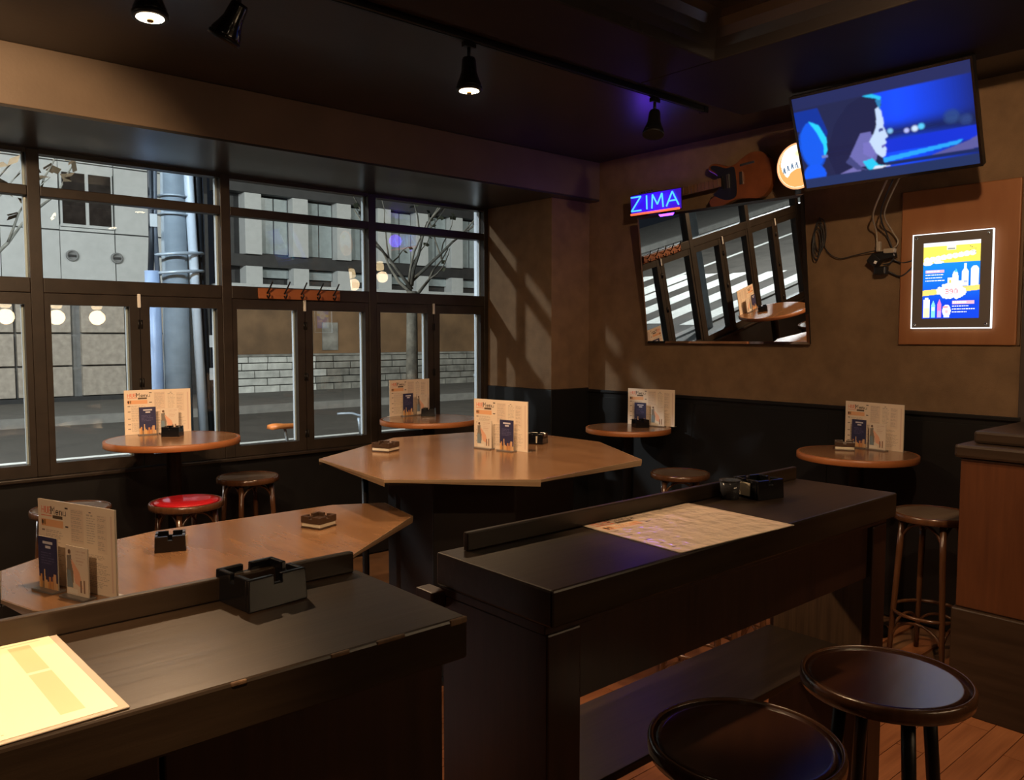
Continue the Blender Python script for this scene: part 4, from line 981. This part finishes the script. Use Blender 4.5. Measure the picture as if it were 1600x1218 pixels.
# trees
def tree(x, y, h, seed, label, spread=1.0, leaf='leaf', nleaf=3, lsz=.07):
    rg = random.Random(seed); t = thing('street_tree', label, 'tree', (x, y, 0)); tm = MB(); lm = MB()
    trunk = [(0, 0, 0), (.02, .0, h * .3), (.04, .02, h * .55)]
    tm.tube(smooth_path(trunk), [.075 - .02 * i / 12 for i in range(13)], 10)
    def branch(p, d, L, r, lev):
        pts = [p]; q = Vector(p); dd = Vector(d)
        for i in range(5):
            dd = (dd + Vector((rg.uniform(-.25, .25), rg.uniform(-.25, .25), rg.uniform(-.05, .18)))).normalized(); q = q + dd * L / 5; pts.append(tuple(q))
        bm_.tube(pts, [r * (1 - .14 * i) for i in range(6)], 6)
        if lev:
            for k in range(3):
                i = rg.randint(2, 5); branch(pts[i], (dd + Vector((rg.uniform(-.9, .9), rg.uniform(-.9, .9), rg.uniform(-.2, .5)))).normalized(), L * .62, r * .5, lev - 1)
        else:
            for k in range(nleaf):
                c = Vector(pts[rg.randint(2, 5)]); a = Vector((rg.uniform(-1, 1), rg.uniform(-1, 1), rg.uniform(-1, .2))).normalized() * lsz; b = a.cross(Vector((rg.uniform(-1, 1), rg.uniform(-1, 1), 1))).normalized() * lsz * .43
                lm.add([c, c + a * .5 + b, c + a, c + a * .5 - b], [(0, 1, 2, 3)])
    bm_ = MB()
    for k in range(6):
        a = k * 1.05 + rg.uniform(-.3, .3)
        branch((.04, .02, h * (.52 + .012 * k)), Vector((math.cos(a) * .8 * spread, math.sin(a) * .8 * spread, .7)).normalized(), h * .28, .022, 1)
    tm.build('trunk', 'bark', t); bm_.build('branches', 'bark', t); lm.build('leaves', leaf, t, kind='stuff')
tree(4.95, 7.35, 3.7, 5, 'bare street tree with few leaves and a pale trunk outside the right windows')
tree(.78, 7.3, 3.6, 11, 'slim street tree whose leafy twigs reach the leftmost visible window', 1.0, 'leaf_brown', 6, .115)
# bicycle parked outside
bk = thing('bicycle', 'dark bicycle with an orange saddle parked outside the window', 'bicycle', (3.15, 6.2, 0))
for x in (-.32, .72):
    wh = MB().tube([(x + .315 * math.cos(a), 0, .335 + .315 * math.sin(a)) for a in [2 * PI * k / 40 for k in range(40)]], .018, 8, True).build('wheel', 'rubber', bk)
    sp = MB()
    for k in range(14): a = 2 * PI * k / 14; sp.tube([(x, .02 * (-1) ** k, .335), (x + .3 * math.cos(a), 0, .335 + .3 * math.sin(a))], .0015, 4)
    sp.lathe([(.02, -.04), (.02, .04)], 10, Matrix.Translation((x, 0, .335)) @ Matrix.Rotation(PI / 2, 4, 'X')); sp.build('spokes', 'alu', wh)
fr = MB()
for a, b in (((-.2, 0, .66), (.08, 0, .30)), ((.08, 0, .30), (.53, 0, .60)), ((-.17, 0, .62), (.51, 0, .68)), ((-.32, 0, .335), (.08, 0, .30)), ((-.32, 0, .335), (-.19, 0, .64)), ((.50, 0, .72), (.57, 0, .52))): fr.tube([a, b], .016, 8)
fr.build('frame', 'bike_paint', bk); MB().tube([(.57, 0, .52), (.62, 0, .42), (.72, 0, .335)], .013, 8).build('fork', 'bike_paint', bk)
MB().tube([(-.17, 0, .6), (-.21, 0, .80)], .013, 8).build('seat_post', 'alu', bk)
sd = MB()
for (xx, hw, zt_) in ((-.33, .075, .84), (-.27, .085, .845), (-.2, .06, .835), (-.12, .03, .83), (-.06, .02, .825)): pass
ring = [(-.34, .055, .835), (-.29, .082, .842), (-.22, .06, .835), (-.13, .028, .832), (-.06, .018, .83)]
vv = []; ff = []
for (xx, hw, z_) in ring: vv += [(xx, -hw, z_ - .035), (xx, -hw * .8, z_ - .004), (xx, 0, z_ + .004), (xx, hw * .8, z_ - .004), (xx, hw, z_ - .035)]
for i in range(4):
    for k in range(4): ff.append((i * 5 + k, (i + 1) * 5 + k, (i + 1) * 5 + k + 1, i * 5 + k + 1))
    ff.append((i * 5, i * 5 + 4, (i + 1) * 5 + 4, (i + 1) * 5))
ff += [(0, 1, 2, 3, 4), (24, 23, 22, 21, 20)]
sd.add(vv, ff, True); sd.build('saddle', 'saddle_orange', bk)
MB().tube([(.50, 0, .70), (.48, 0, .84)], .014, 8).build('stem', 'alu', bk)
MB().tube(smooth_path([(.42, -.26, .86), (.48, -.12, .87), (.49, 0, .86), (.48, .12, .87), (.42, .26, .86)]), .011, 8).build('handlebar', 'alu', bk)

# street lamps (outside the picture) light the road, stripes and facades
def street_lamp(x, y, h, aim, wt, col, label, ang=140):
    t = thing('street_lamp', label, 'street lamp', (x, y, 0), 0, 'street lamps')
    d = Vector((aim[0] - x, aim[1] - y, 0)).normalized()
    MB().lathe([(.09, 0), (.06, h)], 14).build('pole', 'pole_concrete', t)
    MB().tube([(0, 0, h - .05), (d.x * .5, d.y * .5, h + .12), (d.x * 1.1, d.y * 1.1, h + .15)], .035, 8).build('arm', 'alu', t)
    MB().box((d.x * 1.2 - .2, d.y * 1.2 - .1, h + .10), (d.x * 1.2 + .2, d.y * 1.2 + .1, h + .2)).build('head', 'alu', t, .02)
    MB().box((d.x * 1.2 - .16, d.y * 1.2 - .07, h + .085), (d.x * 1.2 + .16, d.y * 1.2 + .07, h + .099)).build('lens', 'street_bulb', t)
    ld = bpy.data.lights.new('street_light', 'SPOT'); ld.energy = wt * K_STREET; ld.color = col; ld.spot_size = math.radians(ang); ld.spot_blend = .4; ld.shadow_soft_size = .15
    lo = bpy.data.objects.new('street_light', ld); C.objects.link(lo); lo.parent = t; lo.location = (d.x * 1.2, d.y * 1.2, h + .05)
    dd = Vector(aim) - Vector((x + d.x * 1.2, y + d.y * 1.2, h + .05)); lo.rotation_euler = dd.to_track_quat('-Z', 'Y').to_euler()
street_lamp(-7.5, 8.2, 6.0, (-3.5, 11.0, 0), 4500, (.95, .97, 1.0), 'tall street lamp beside the crosswalk')
street_lamp(-1.6, 7.6, 7.2, (5.0, 21, 3.0), 5500, (.97, .98, 1.0), 'tall street lamp lighting the white panelled building', 120)
street_lamp(-17, 8.2, 6.0, (-13, 13, 0), 5000, (.95, .97, 1.0), 'tall street lamp far along the road past the crosswalk')
street_lamp(13.5, 7.6, 7.2, (12.0, 21, 3.0), 3400, (1.0, .97, .9), 'tall street lamp lighting the pier building', 120)
wlmp = thing('added_wall_lamp', 'added unseen cool white lamp over the windows outside', 'added lamp', (1.2, 5.14, 3.5))  # unseen lamp added to light the utility pole from the near side
MB().box((-.3, 0, -.06), (.3, .12, .06)).build('housing', 'alu', wlmp, .01)
MB().box((-.27, .02, -.075), (.27, .11, -.061)).build('lens', 'street_bulb', wlmp)
ld = bpy.data.lights.new('street_light', 'SPOT'); ld.energy = 420 * K_STREET; ld.color = (.68, .82, 1.0); ld.spot_size = math.radians(130); ld.spot_blend = .5; ld.shadow_soft_size = .1
lo = bpy.data.objects.new('street_light', ld); C.objects.link(lo); lo.parent = wlmp; lo.location = (0, .12, -.1); lo.rotation_euler = Vector((1.0, 2.2, -1.7)).to_track_quat('-Z', 'Y').to_euler()
struct('wall_outside', bx((XL, YW + .1, 2.56), (5.6, YW + .13, 4.2)), 'facade_dark')
for o in S.objects:
    if o.type == 'EMPTY' and o.parent is None and 'kind' not in o and 'label' not in o: print('unlabelled', o.name)
